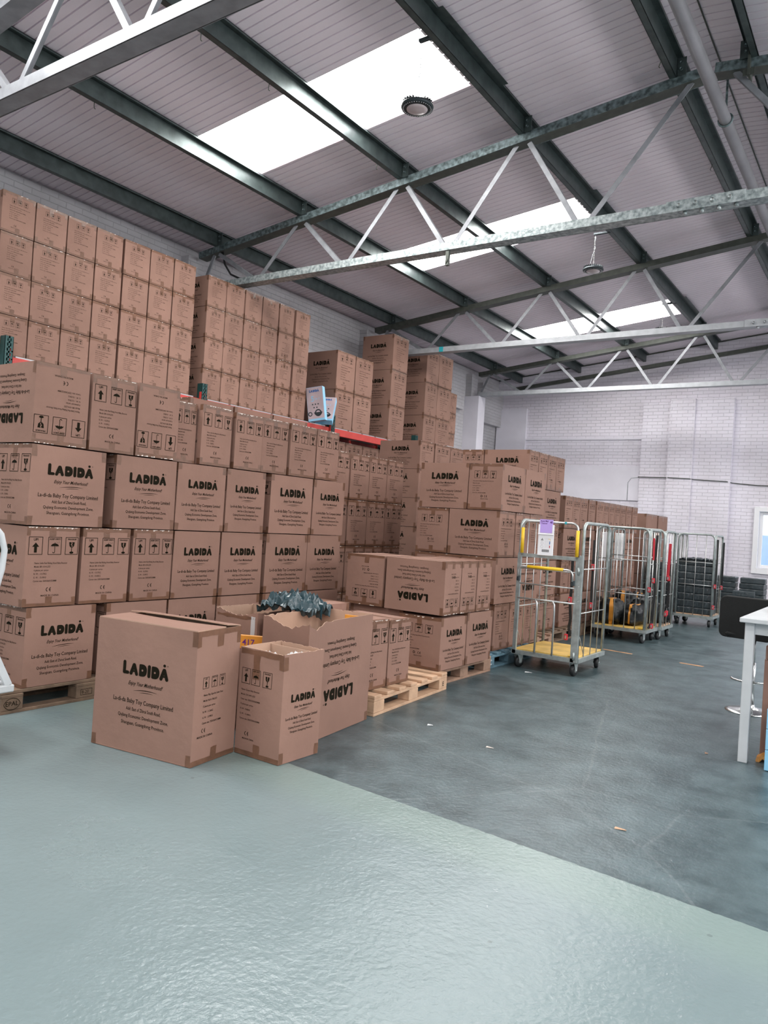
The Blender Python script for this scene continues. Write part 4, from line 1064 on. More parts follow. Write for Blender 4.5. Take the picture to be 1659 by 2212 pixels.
b = MB(); b.box(-L/2+.008, -W_/2+.01, H-.030, -L/2+.17, W_/2-.01, H-.025, 'cardin'); b.build('flap', t)
tp = MB(); rnd = random.Random(3)
bx.grid(tp, 'r', 'tape', (10, 1), .0010, (0, H-.03, W_, H), .002, rnd); bx.grid(tp, 'r', 'tape', (2, 3), .0011, (W_/2-.02, H-.095, W_/2+.03, H-.02), .003, rnd)
bx.grid(tp, 'r', 'tape', (1, 2), .0011, (0, H-.085, .03, H), .003, rnd); bx.grid(tp, 'f', 'tape', (1, 2), .0011, (L-.035, H-.08, L, H), .003, rnd); bx.grid(tp, 'r', 'tape', (1, 2), .0011, (W_-.03, H-.09, W_, H), .003, rnd)
tp.build('packing_tape', t)
b = MB()
for (u, v, r) in ((.055, .50, .009), (.10, .40, .006)): b.lathe([(.0001, 0), (r, 0), (r*.7, .001)], 'glint_scrap', (0, 0, 0), 7, 'y'); b.v[-22:] = [tuple(bx.P('f', u+p[0]*1.0, v+p[2]*1.6, .0015)) for p in b.v[-22:]] if False else b.v[-22:]

# small open carton beside it
L, W_, H = .335, .335, .600
m1, m2 = print_main(L, H, low=.085, sc=1.0); l1, l2 = P2(), P2()
for k_, x in enumerate((.07, .30, .56)): icon(l1, k_, x*W_, .665*H, .20*W_, .145*H, .0026)
for k_, s_ in enumerate(['Name: Queen Baby Bouncer', 'Model: CH1-047-LDD', 'Color size: 350X350X600MM', '12 pieces per carton', 'N. W. : 8.60KG', 'G. W. : 11.60KG', 'Carton size: 350X350X600MM']):
    l2.text(s_, .08*W_, (.60-.045*k_)*H, .021*H, .008, width=W_*.46*text2d(s_, 1)[2]/text2d('Carton size: 350X350X600MM', 1)[2])
ce(l1, .22*W_, .185*H, .040*H); l1.text('MADE IN CHINA', .30*W_, .15*H, .020*H, .01, align='C', width=.26*W_)
t, bx = open_box(L, W_, H, -2.900, 3.335, 89, 'small open carton beside the big front one, plastic bags inside', [('f', m1, 'ink', 0), ('f', m2, 'ink', 0), ('l', l1, 'ink', 0), ('l', l2, 'inkthin', 0)], rag=.005, seed=8)
tp = MB(); rnd = random.Random(5)
bx.grid(tp, 'l', 'tape', (2, 5), .0011, (W_/2-.06, H-.17, W_/2-.01, H-.004), .003, rnd); bx.grid(tp, 'l', 'tape', (10, 1), .0010, (.01, H-.035, W_-.005, H-.006), .003, rnd)
bx.grid(tp, 'l', 'tape', (1, 2), .0011, (W_-.035, H-.09, W_, H-.01), .003, rnd); bx.grid(tp, 'f', 'tape', (1, 2), .0011, (0, H-.09, .035, H-.012), .003, rnd)
tp.build('packing_tape', t)
b = MB(); b.box(.05, -.165, .30, .056, .165, .592, 'cardin'); o = b.build('divider', t); o.location = (.02, 0, 0)

def noise3(p, s): return math.sin(p[0]*s+1.7*math.sin(p[1]*s*1.3+.5))*math.sin(p[1]*s*1.1+1.3*math.sin(p[2]*s*.9))*math.cos(p[2]*s*1.2+p[0]*s*.6)
def lump(name, label, cat, loc, size, m, seed=0, rz=0, amp=.10, freq=9, band=None, group=None, n=36, flat=.0, tilt=(0, 0)):
    rnd = random.Random(seed); off = (rnd.uniform(0, 9), rnd.uniform(0, 9), rnd.uniform(0, 9))
    vs = []; nv = n//2
    for j in range(nv+1):
        th = PI*j/nv
        for i in range(n):
            ph = 2*PI*i/n; d = (math.sin(th)*math.cos(ph), math.sin(th)*math.sin(ph), math.cos(th))
            e = .62; d2 = [math.copysign(abs(c)**e, c) for c in d]; l = math.sqrt(sum(c*c for c in d2)); k = 1/max(abs(c) for c in d2)*.5+.5
            r = (1+amp*noise3((d[0]+off[0], d[1]+off[1], d[2]+off[2]), freq*.35)+amp*.45*abs(noise3((d[0]+off[1], d[1]+off[2], d[2]+off[0]), freq)))
            vs.append((d2[0]*r*size[0]/2, d2[1]*r*size[1]/2, max(-size[2]/2, d2[2]*r*size[2]/2)))
    fs = []
    for j in range(nv):
        for i in range(n): fs.append((j*n+i, (j+1)*n+i, (j+1)*n+(i+1) % n, j*n+(i+1) % n))
    b = MB(); body = []; bnd = []
    for f in fs:
        c = sum(vs[i][0] for i in f)/4/size[0]*2
        (bnd if band and band[0] < c < band[1] else body).append(f)
    t = thing(name, label, cat, (loc[0], loc[1], loc[2]+size[2]/2), rz, group); t.rotation_euler = (tilt[0], tilt[1], rz)
    b.add(vs, body, m, True); b.build('bag_body', t)
    if bnd:
        b2 = MB(); b2.add([(x*1.012, y*1.012, z*1.012) for x, y, z in vs], bnd, 'orange', True); b2.build('tape_band', t)
    return t
def crumple(name, label, cat, loc, size, m, seed, rz=0, group=None, amp=.5):
    """loose crumpled sheet / bag top"""
    rnd = random.Random(seed); n = 22; b = MB(); vs = []
    for j in range(n+1):
        for i in range(n+1):
            u, v = i/n-.5, j/n-.5; e = 1-min(1, (abs(u)*2)**4)*.7; e2 = 1-min(1, (abs(v)*2)**4)*.7
            z = size[2]*(e*e2*.6+amp*.8*(1-abs(noise3((u*2+seed, v*2.4, seed), 4)))-amp*.5+.25*abs(noise3((u*5, v*5+seed, seed), 5))+rnd.uniform(-.04, .04))
            vs.append((u*size[0]+rnd.uniform(-.01, .01)*size[0], v*size[1]+rnd.uniform(-.01, .01)*size[1], z))
    q = n+1; F_ = [(j*q+i, j*q+i+1, (j+1)*q+i+1, (j+1)*q+i) for j in range(n) for i in range(n)]
    b.add(vs, F_, m); K = len(vs); b.add([(x, y, z-.004) for x, y, z in vs], [f[::-1] for f in F_], m)
    o = b.build(name, None, loc, rz); return tag(o, label, cat, group)
crumple('plastic_bag', 'clear crinkled plastic bag at the left inside the small open carton', 'bag', (-2.985, 3.29, .525), (.11, .14, .05), 'film', 3)
crumple('plastic_bag', 'clear crinkled plastic bag at the right inside the small open carton', 'bag', (-2.81, 3.37, .535), (.13, .13, .055), 'film', 8)
b = MB(); b.box(-.055, -.004, 0, .055, .004, .11, 'orange', .002); o = b.build('mailing_envelope', None, (-2.83, 3.455, .470), math.radians(4)); tag(o, 'orange envelope upright inside the small open carton', 'envelope')
b = MB(); b.box(-.15, -.15, 0, .15, .15, .46, 'film', .02); tag(b.build('packed_goods', None, (-2.90, 3.335, .01), 0), 'wrapped goods filling the small open carton below the bags', 'goods')

# tall open carton, upside-down print
L, W_, H = .79, .42, .72
m1, m2 = print_main(L, H, low=.04, sc=.75)
t, bx = open_box(L, W_, H, -3.130, 3.905, 96.5, 'tall open torn carton with upside-down logo, behind the small open one', [('f', m1, 'ink', 1), ('f', m2, 'ink', 1)], rag=.010, dips=(('l', .15, .98, .045), ('f', .0, .22, .045)), seed=21, push=((0, 1, .11, 0),))
b = MB(); b.box(-.075, -.004, 0, .075, .004, .12, 'orange', .002)
p = P2(); p.text('376', 0, .075, .045, .01, align='C'); p.text('Britax', .0, .030, .038, .01, align='C'); b.add([(x, -.0052, y) for x, y in p.v], p.f, 'navy')
o = b.build('mailing_envelope', None, (-3.06, 4.235, .585), math.radians(8)); tag(o, 'orange envelope with handwritten number inside the tall open carton', 'envelope')
b = MB(); b.box(-.17, -.22, 0, .17, .36, .57, 'cardin', .01); tag(b.build('packed_goods', None, (-3.130, 3.905, .012), math.radians(6.5)), 'cardboard goods filling the tall open carton', 'goods')
# the low one with the orange parcel
L, W_, H = .40, .40, .500
t, bx = open_box(L, W_, H, -3.63, 3.62, 12, 'low open carton with an orange parcel, half hidden behind the big front one', [], rag=.006, seed=31)
b = MB(); b.box(-.15, -.01, 0, .15, .01, .14, 'orange', .004)
p = P2(); p.text('417', .02, .075, .055, .012, align='C'); p.text('Beko', .01, .015, .05, .012, align='C'); b.add([(x, -.0112, y) for x, y in p.v], p.f, 'navy')
o = b.build('mailing_envelope', None, (-3.58, 3.74, .405), math.radians(28)); tag(o, 'orange parcel marked with a handwritten number in the low open carton', 'parcel')
b = MB(); b.box(-.17, -.17, 0, .17, .17, .40, 'cardin', .01); tag(b.build('packed_goods', None, (-3.63, 3.62, .012), math.radians(12)), 'goods filling the low open carton under the orange parcel', 'goods')
# the torn one behind with the black bag
L, W_, H = .41, .38, .665
t, bx = open_box(L, W_, H, -3.875, 4.125, 0, 'open carton with torn taped rim left of the tall open one', [], rag=.010, dips=(('f', .1, .95, .03), ('b', .5, .8, .04)), seed=41)
tp = MB(); rnd = random.Random(9); bx.grid(tp, 'f', 'film', (2, 6), .0012, (L-.06, .40, L-.02, H-.03), .002, rnd); bx.grid(tp, 'f', 'tape', (8, 1), .0012, (.02, H-.055, L-.02, H-.035), .006, rnd); tp.build('packing_tape', t)
L, W_, H = .24, .36, .640
t, bx = open_box(L, W_, H, -3.510, 4.13, 4, 'narrow open carton holding the black bag behind the tall open one', [], rag=.004, seed=43)
crumple('plastic_bag', 'shiny black plastic bag bulging out of the open cartons', 'bag', (-3.50, 4.13, .652), (.46, .32, .19), 'tealbag', 5, .1, amp=.7)

# ------------------------------------------------------------------ roll cages
def castor(parent, x, y, ang=0, m='zinc2'):
    e = MB(); e.box(-.05, -.04, .128, .05, .04, .134, m, .002)
    for sg in (-1, 1):
        e.add([(sg*.024, -.04, .13), (sg*.024, .035, .13), (sg*.024, .018, .045), (sg*.024, -.008, .045), (sg*.028, -.04, .13), (sg*.028, .035, .13), (sg*.028, .018, .045), (sg*.028, -.008, .045)],
              [(0,1,2,3),(4,7,6,5),(0,4,5,1),(1,5,6,2),(2,6,7,3),(3,7,4,0)], m)
    e.lathe([(.007, -.032), (.007, .032)], m, (0, .004, .056), 8, 'x')
    o = e.build('castor', parent, (x, y, 0), ang)
    wv = MB(); wv.lathe([(.020, -.021), (.048, -.020), (.055, -.012), (.055, .012), (.048, .020), (.020, .021)], 'rubber', (0, .004, .056), 24, 'x'); wv.lathe([(.020, -.0225), (.020, .0225)], 'zinc', (0, .004, .056), 14, 'x')
    wv.build('wheel', o)
def roll_cage(label, x0, x1, y0, y1, deck='ydeck', front=True, rods=3, htop=1.46, m='zinc', frame='zinc2'):
    cx, cy = (x0+x1)/2, (y0+y1)/2; w_, d = x1-x0, y1-y0; hx, hy = w_/2, d/2
    t = thing('roll_cage', label, 'trolley', (cx, cy, 0), 0, 'roll cages')
    b = MB()
    for p, q in (((-hx, -hy), (hx, -hy)), ((-hx, hy), (hx, hy)), ((-hx, -hy), (-hx, hy)), ((hx, -hy), (hx, hy))):
        b.bar((p[0], p[1], .155), (q[0], q[1], .155), .03, .04, frame)
    b.build('base_frame', t)
    b = MB(); b.box(-hx+.015, -hy+.015, .172, hx-.015, hy-.015, .190, deck, .004)
    if deck == 'ydeck': b.box(hx-.10, -hy+.0, .190, hx-.02, -hy+.12, .196, 'yellow', .002)
    b.build('deck', t)
    for sx in (-1, 1):
        for sy in (-1, 1): castor(t, sx*(hx-.05), sy*(hy-.05), random.uniform(-.5, .5), frame)
    # side panels
    for sx in (-1, 1):
        b = MB(); X = sx*(hx-.012)
        pts = [(X, y, z) for y, z in rr_path(-hy+.016, hy-.016, .135, htop, .075)]
        b.tube(pts, .016, frame, 8); b.build('side_frame', t)
        for k in range(rods):
            y = -hy+d*(k+1)/(rods+1); c = MB(); c.tube([(X, y, .17), (X, y, htop-.005)], .0055, m, 6); c.build('side_rod', t)
        for z in (.60, 1.02):
            c = MB(); c.tube([(X, -hy+.02, z), (X, hy-.02, z)], .006, m, 6); c.build('side_rail', t)
        c = MB(); c.tube([(X, -hy+.02, .42), (X, -hy+.02+d*.25, .17)], .004, m, 5); c.build('corner_stay', t)
    return t, hx, hy
t, hx, hy = roll_cage('nearest roll cage, empty, with yellow handle and lilac card', -3.15, -2.485, 7.06, 7.82)
Y = -hy
b = MB(); b.bar((-hx+.02, Y, .14), (-hx+.02, Y, 1.13), .035, .03, 'zinc2'); b.build('gate_post', t)
b = MB(); b.bar((hx-.05, Y, .14), (hx-.05, Y, 1.13), .035, .03, 'zinc2'); b.build('gate_post', t)
b = MB(); b.bar((hx-.015, Y-.012, .14), (hx-.015, Y-.012, 1.15), .035, .02, 'zinc2')
for z in (.20, 1.0): b.tube([(hx-.03, Y-.028, z-.035), (hx-.03, Y-.028, z+.035)], .012, 'zinc2', 8)
for z in (.72, .78, .86): b.lathe([(.006, -.004), (.006, .0)], 'zinc', (hx-.018, Y-.022, z), 8, 'y')
b.build('hinge_plate', t)
b = MB(); b.bar((-hx+.01, Y, 1.115), (hx-.03, Y, 1.115), .022, .035, 'zinc2'); b.build('gate_top_bar', t)
for z, r in ((.985, .006), (.835, .007), (.69, .009)):
    b = MB(); b.tube([(-hx+.02, Y-.008, z), (hx-.05, Y-.008, z)], r, 'zinc', 8); b.build('gate_rail', t)
for f in (.36, .66):
    x = -hx+.02+(w_:=(hx*2-.07))*f
    b = MB(); b.tube([(x-.02, Y-.008, .69), (x-.005, Y-.01, .66), (x, Y-.01, .60), (x, Y-.01, .17)], .010, 'zinc', 8); b.build('gate_rod', t)
b = MB(); hp = rr_path(-hx+.035, hx-.075, .90, 1.005, .05); b.tube([(x, Y-.055, z) for x, z in hp], .010, 'zinc', 8)
for x in (-hx+.035, hx-.075): b.box(x-.012, Y-.06, .86, x+.012, Y-.02, .91, 'blackm', .003)
b.build('gate_handle', t)
b = MB(); b.tube([(-hx+.13, Y-.055, 1.005), (hx-.17, Y-.055, 1.005)], .0155, 'yellow', 12); b.build('handle_sleeve', t)
b = MB(); b.tube([(x, Y-.02, z) for x, z in rr_path(-hx+.045, hx-.06, 1.12, 1.45, .06)], .011, 'zinc', 10); b.box(.14, Y-.035, 1.438, .16, Y-.005, 1.462, 'teal', .002); b.build('push_bar', t)
for x in (-hx+.045, hx-.06):
    b = MB(); b.tube([(x, Y-.02, 1.135), (x, Y-.02, 1.385)], .0165, 'yellow', 12); b.build('grip_sleeve', t)
# label holder and card
b = MB(); x0, x1 = -.115, .045
b.box(x0, Y-.050, 1.125, x1, Y-.040, 1.425, 'whitep', .004); b.box(x0, Y-.058, 1.325, x1, Y-.050, 1.337, 'whitep', .002)
for xx in (x0, x1-.018): b.box(xx, Y-.056, 1.335, xx+.018, Y-.050, 1.425, 'whitep', .002)
p = P2(); p.text('TRACKED', (x0+x1)/2, 1.150, .0001)
p = P2()
for k in range(16): p.rect(x0+.045+k*.0048, 1.160, x0+.045+k*.0048+(.003 if k % 3 else .0016), 1.185)
b.add([(x, Y-.0512, z) for x, z in p.v], p.f, 'ink')
p = P2(); p.poly([(x0+.03, 1.27), (x0+.06, 1.27), (x0+.045, 1.295)])
for zz in (1.245, 1.210): p.ring(x0+.045, zz, .012, .0135, 18)
for k in range(9): p.rect(x0+.07, 1.29-.011*k, x0+.118, 1.291-.011*k)
b.add([(x, Y-.0512, z) for x, z in p.v], p.f, 'grill')
p = P2(); p.rect(x1-.04, 1.235, x1-.032, 1.265); b.add([(x, Y-.0512, z) for x, z in p.v], p.f, 'bluem')
p = P2(); p.rect(x1-.04, 1.200, x1-.032, 1.225); b.add([(x, Y-.0512, z) for x, z in p.v], p.f, 'red')
p = P2(); p.rect(x1-.055, 1.285, x1-.032, 1.288); p.rect(x1-.035, 1.27, x1-.032, 1.288); b.add([(x, Y-.0512, z) for x, z in p.v], p.f, 'yellow')
b.build('label_holder', t)
b = MB(); b.box(x0+.012, Y-.0545, 1.345, x1-.012, Y-.0515, 1.475, 'purple')
p = P2(); p.text('Royal Mail', x0+.020, 1.452, .020, .02, width=.080); p.text('Tracked', x0+.026, 1.430, .020, .02, width=.062); p.text('48', x1-.044, 1.438, .030, .03, width=.026)
b.add([(x, Y-.0551, z) for x, z in p.v], p.f, 'navy'); b.build('destination_card', t)
# the other cages
tB = roll_cage('second roll cage with yellow deck, holding black sacks', -3.36, -2.665, 10.03, 10.56, rods=4)
tC = roll_cage('third roll cage nested right behind the second one', -3.36, -2.62, 10.62, 11.20, deck='wood', rods=3)
for (tt, hx_, hy_), zz in ((tB, (1.06, .62)), (tC, (1.10, .66))):
    for z in zz:
        b = MB(); b.tube([(-hx_+.02, -hy_, z), (hx_-.02, -hy_, z)], .007, 'zinc', 8); b.build('front_rail', tt)
    b = MB(); b.tube([(x, -hy_, z) for x, z in rr_path(-hx_+.02, hx_-.02, .15, 1.475, .075)], .014, 'zinc2', 8); b.build('front_frame', tt)
    for k in range(4):
        x = -hx_+2*hx_*(k+1)/5; b = MB(); b.tube([(x, -hy_, .17), (x, -hy_, 1.475)], .0055, 'zinc', 6); b.build('front_rod', tt)
    b = MB(); b.box(-hx_+.05, -hy_+.04, 1.02, -hx_+.16, -hy_+.05, 1.40, 'whitep', .003); b.build('label_holder', tt)
tD = roll_cage('roll cage packed with black parcels, near the back wall', -3.02, -2.44, 13.0, 13.62, deck='wood', rods=3)
tE = roll_cage('roll cage left of the packed one, half hidden by the nested cages', -3.57, -3.06, 13.0, 13.6, deck='wood', rods=3)
for (tt, hx_, hy_) in (tD, tE):
    for z in (1.02, .66):
        b = MB(); b.tube([(-hx_+.02, -hy_, z), (hx_-.02, -hy_, z)], .007, 'zinc', 8); b.build('front_rail', tt)
    b = MB(); b.tube([(x, -hy_, z) for x, z in rr_path(-hx_+.02, hx_-.02, .15, 1.47, .075)], .014, 'zinc2', 8); b.build('front_frame', tt)
    for k in range(3):
        x = -hx_+2*hx_*(k+1)/4; b = MB(); b.tube([(x, -hy_, .17), (x, -hy_, 1.47)], .0055, 'zinc', 6); b.build('front_rod', tt)
# sacks
sk = [(-3.19, 10.27, .32, .40, .33, .15, (-.10, .22)), (-2.93, 10.34, .27, .36, .27, -.25, (.25, .5)), (-3.20, 10.86, .32, .40, .40, .3, (-.2, .05)), (-2.90, 10.80, .34, .30, .33, .0, None), (-2.76, 11.05, .26, .26, .26, .4, None), (-3.05, 11.06, .26, .24, .38, -.3, (0, .18))]
for i, (x, y, sx, sy, sz, rz, band) in enumerate(sk):
    lump('plastic_sack', ['black sack with orange tape, nearest in the second roll cage', 'black sack with orange tape, right one in the second roll cage', 'black sack with a wide orange band in the third roll cage', 'plain black sack, right of the orange banded one in the third cage', 'small plain black sack at the back of the third cage', 'banded black sack at the back of the third cage'][i],
         'sack', (x, y, .192), (sx, sy, sz), 'blackp', i+2, rz, .16, 11, band, 'black sacks in the cages')
# parcels in the packed cage
def parcel(x, y, z, sx, sy, sz, label, group, m='greyp', rz=0, seed=0):
    rnd = random.Random(seed+int(x*100)+int(z*100)); b = MB(); n = 10; vs = []; fs = []
    prof = [(-.5, .94, .0), (-.42, 1, .12), (-.2, 1, .5), (.2, 1, .5), (.42, 1, .12), (.5, .94, .0)]
    prof = [(0, .965), (.15, 1), (.85, 1), (1, .965)]
    for pz, k in prof:
        for i in range(n*4):
            s_, f = divmod(i, n); f = f/n-.5
            x_, y_ = ((f, -.5), (.5, f), (-f, .5), (-.5, -f))[s_]
            w_ = 1+.012*math.sin(i*2.1+pz*5+seed)+rnd.uniform(-.006, .006)
            vs.append((x_*sx*k*w_, y_*sy*k*w_, pz*sz-(rnd.uniform(0, .05)*sz if pz == 1 else 0)))
    q = n*4
    for j in range(len(prof)-1):
        for i in range(q): fs.append((j*q+i, j*q+(i+1) % q, (j+1)*q+(i+1) % q, (j+1)*q+i))
    fs.append(tuple(range(q))[::-1]); fs.append(tuple(range(3*q, 4*q)))
    b.add(vs, fs, m, False); o = b.build('wrapped_parcel', None, (x, y, z), rz); return tag(o, label, 'parcel', group)
zs = .192
hs = [.10, .115, .105, .11, .115, .105, .11, .10]
for i, h in enumerate(hs):
    for j, x in enumerate((-2.875, -2.60)):
        hh = h*(.96 if j else 1.0)
        if i == len(hs)-1 and j: x += .0
        parcel(x, 13.20, zs, .26, .34, hh, 'black wrapped parcel, %s column, %s from the bottom in the packed cage' % (['left', 'right'][j], ORD[i]), 'parcels in the packed cage', rz=random.uniform(-.03, .03), seed=i)
    zs += h+.002
for k in range(7):
    parcel(-3.31, 13.30, .192+.112*k, .40, .44, .110, 'black parcel in the half hidden cage, %s from the bottom' % ORD[k], 'parcels in the half hidden cage', seed=k+40)
crumple('plastic_sheet', 'loose black plastic sheet over the parcels in the packed cage', 'sheet', (-2.73, 13.2, zs-.02), (.50, .40, .05), 'greyp', 12)
# parcel piles on the floor near the back wall
for c, (x, y, n_, w_) in enumerate(((-2.78, 15.9, 7, .40), (-2.29, 15.9, 7, .42))):
    for k in range(n_):
        parcel(x, y, .004+.104*k, w_, .34, .102, 'black parcel, %s floor pile by the back wall, %s from the bottom' % (['left', 'right'][c], ORD[k]), 'parcels piled near the back wall', seed=k+c*3, rz=random.uniform(-.05, .05))
for k in range(5):
    parcel(-2.36, 15.35, .004+.10*k, .36, .30, .098, 'black parcel in the lower pile in front, %s from the bottom' % ORD[k], 'parcels in the lower floor pile', seed=k+20, rz=.1)

# straps
def strap(label, pts, m='rubber', wd=.022, buckles=()):
    t = thing('cargo_strap', label, 'strap', (0, 0, 0), 0, 'cargo straps on the cages')
    b = MB()
    for a, c in zip(pts[:-1], pts[1:]): b.bar(a, c, wd, .006, m, up=(0, 1, 0))
    b.build('webbing', t)
    for p in buckles:
        b = MB(); x, y, z = p; b.box(x-.018, y-.014, z-.035, x+.018, y+.010, z+.03, 'red', .005); b.box(x-.008, y-.018, z-.02, x+.008, y-.012, z+.015, 'zinc'); b.build('buckle', t)
    return t
strap('black strap hanging at the back of the nearest cage, red buckles', [(-2.86, 7.80, 1.10), (-2.855, 7.80, .78), (-2.86, 7.80, .62), (-2.845, 7.80, .45), (-2.86, 7.80, .36), (-2.83, 7.79, .30), (-2.88, 7.79, .27)], 'rubber', .03, [(-2.86, 7.79, .66), (-2.875, 7.78, .27)])
strap('black and red strap on the second cage right post', [(-2.60, 10.10, 1.40), (-2.61, 10.08, 1.05), (-2.59, 10.08, .7), (-2.60, 10.08, .30), (-2.64, 10.06, .20)], 'rubber', .03, [(-2.61, 10.06, .82), (-2.60, 10.06, .24)])
strap('red strap end hanging on the second cage right post', [(-2.625, 10.04, 1.36), (-2.62, 10.04, 1.20), (-2.618, 10.04, 1.08)], 'red', .022, [(-2.65, 10.04, .70)])
strap('red strap on the third cage right post', [(-2.57, 10.66, 1.30), (-2.575, 10.66, 1.05), (-2.58, 10.66, .85), (-2.56, 10.66, .80)], 'red', .035, [(-2.57, 10.64, .84), (-2.575, 10.64, .36)])
strap('black strap on the third cage right post', [(-2.612, 10.85, 1.20), (-2.61, 10.85, .8), (-2.612, 10.85, .42)], 'rubber', .03, [(-2.61, 10.83, .36)])
strap('black strap on the packed cage right post', [(-2.42, 13.02, 1.40), (-2.41, 13.0, 1.05), (-2.42, 13.0, .70), (-2.41, 13.0, .36)], 'rubber', .03, [(-2.42, 12.98, .66), (-2.43, 12.98, .33)])
strap('black strap on the packed cage rear post', [(-2.43, 13.59, 1.36), (-2.43, 13.59, 1.0), (-2.43, 13.59, .66)], 'rubber', .03, [(-2.43, 13.57, .62)])
strap('orange and red strap on the nearest cage rear right post', [(-2.66, 7.86, 1.3), (-2.66, 7.86, .75), (-2.655, 7.86, .62)], 'rubber', .022, [(-2.655, 7.85, 1.02), (-2.65, 7.85, .62)])

# ------------------------------------------------------------------ right edge: desk, stool, cartons under the desk
t = thing('white_desk', 'white desk cut off by the right edge of the view', 'desk', (-.10, 5.95, 0))
b = MB(); b.box(-.72, -.72, .872, .9, .66, .902, 'white', .004); b.build('desk_top', t)
for x, y in ((-.665, -.655), (.80, -.655), (-.665, .60), (.80, .60)):
    b = MB(); b.box(x-.0275, y-.0275, 0, x+.0275, y+.0275, .872, 'white', .003); b.build('leg', t)
b = MB(); b.box(-.64, -.66, .80, .78, -.64, .872, 'white'); b.build('rail', t); b = MB(); b.box(-.64, .58, .80, .78, .60, .872, 'white'); b.build('rail', t)
t = thing('black_tray', 'black flat tray lying on the white desk', 'tray', (-.42, 5.98, .903), .2)
b = MB(); b.box(-.30, -.20, 0, .30, .20, .008, 'blackm', .003)
for q in ((-.30, -.20, .30, -.19), (-.30, .19, .30, .20), (-.30, -.19, -.29, .19), (.29, -.19, .30, .19)): b.box(q[0], q[1], .008, q[2], q[3], .03, 'blackm')
b.build('tray_body', t)
b = MB(); b.box(-.2, -.12, .009, .2, .12, .035, 'grill', .004); b.build('paper_stack', t)
# bar stool
t = thing('bar_stool', 'black bar stool with chrome disc foot beside the white desk', 'stool', (-.965, 6.90, 0))
b = MB(); b.lathe([(.19, 0), (.19, .006), (.16, .014), (.08, .024), (.035, .045), (.032, .06)], 'chrome', n=40); b.build('foot_disc', t)
b = MB(); b.tube([(0, 0, .05), (0, 0, .40)], .026, 'chrome', 16); b.tube([(0, 0, .40), (0, 0, .62)], .018, 'chrome', 16); b.build('column', t)
b = MB(); b.tube([(x, y, .26) for x, y in [(-.0+.15*math.cos(a), -.02-.13*abs(math.sin(a))) for a in [PI+i*PI/14 for i in range(15)]]], .009, 'chrome', 8); b.build('foot_ring', t)
b = MB()
def cushion(b, x0, x1, y0, y1, z0, z1, r, m, n=5, rnd=.035):
    pts = []
    for cx, cz, a0 in ((x1-r, z1-r, 0), (x0+r, z1-r, PI/2), (x0+r, z0+r, PI), (x1-r, z0+r, 1.5*PI)):
        for i in range(n+1): a = a0+PI/2*i/n; pts.append((cx+r*math.cos(a), cz+r*math.sin(a)))
    K = len(pts); vs = []; cx, cz = (x0+x1)/2, (z0+z1)/2
    for y, s_ in ((y0, .955), (y0+.008, .99), (y0+.02, 1), (y1-.02, 1), (y1-.008, .99), (y1, .955)):
        for x, z in pts: vs.append((cx+(x-cx)*s_, y, cz+(z-cz)*s_))
    fs = [tuple(range(K))]+[tuple(5*K+i for i in range(K))[::-1]]
    for j in range(5):
        for i in range(K): fs.append((j*K+i, (j+1)*K+i, (j+1)*K+(i+1) % K, j*K+(i+1) % K))
    b.add(vs, fs, m)
cushion(b, -.21, .21, -.035, .035, 0, .335, .05, 'blackfab'); o = b.build('backrest', t, (-.035, -.17, .60), math.radians(-12)); 
b = MB(); b.box(-.20, -.19, .60, .20, .20, .66, 'blackfab', .025); b.build('seat', t)
# cartons and bits under the desk
def plain(name, label, x0, x1, y0, y1, z0, z1, m, extra=None, group=None):
    t = thing(name, label, 'box', ((x0+x1)/2, (y0+y1)/2, z0), 0, group); hx, hy, h = (x1-x0)/2, (y1-y0)/2, z1-z0
    b = MB(); b.box(-hx, -hy, 0, hx, hy, h, m, .003); b.box(-.003, -hy-.0008, h-.08, .028, -hy+.0, h, 'tape')
    if extra: extra(b, hx, hy, h)
    b.build('carton_body', t)
    f = MB(); f.box(-hx, -hy, h+.001, hx, -.002, h+.005, m); f.box(-hx, .002, h+.001, hx, hy, h+.005, m); f.build('flap', t); return t
def mk(b, hx, hy, h):
    p = P2(); p.text('MADE IN CHINA', 0, .16, .03, .01); b.add([(-hx-.0012, hy*.2-x*1.0, z) for x, z in p.v], p.f, 'ink'); b.add([(x-hx+.06, -hy-.0012, z) for x, z in p.v], p.f, 'ink')
plain('cardboard_box', 'tall brown carton standing under the white desk', -.70, -.35, 5.50, 5.90, .012, .62, 'card', mk)
t = thing('cardboard_box', 'small ridged brown carton on top of the tall one under the desk', 'box', (-.53, 5.62, .632), 0)
b = MB(); b.box(-.165, -.13, 0, .165, .13, .085, 'card', .003)
for k in range(9): b.box(-.15+.035*k, -.135, .0, -.135+.035*k, -.13, .085, 'card')
b.build('carton_body', t)
crumple('plastic_bag', 'pink goods bulging in a clear bag under the desk', 'bag', (-.53, 5.62, .72), (.26, .22, .06), 'pink', 14)
crumple('plastic_bag', 'clear bag lying over the pink goods under the desk', 'bag', (-.53, 5.66, .765), (.22, .16, .05), 'film', 15)
crumple('plastic_sheet', 'orange crumpled plastic at the foot of the tall desk carton', 'sheet', (-.60, 5.42, .004), (.20, .12, .06), 'orange', 16)
for k in range(3):
    t = thing('product_box', 'light blue box, %s of the pile at the lower right edge' % ['bottom', 'middle', 'top'][k], 'box', (-.46, 5.30, .004+.125*k), 0, 'light blue boxes by the desk')
    b = MB(); b.box(-.17, -.12, 0, .17, .12, .122, 'lightblue', .003); b.build('carton_body', t)
    b = MB(); b.box(-.1705, -.02, 0.002, -.165, .02, .12, 'white'); b.build('label_strip', t)

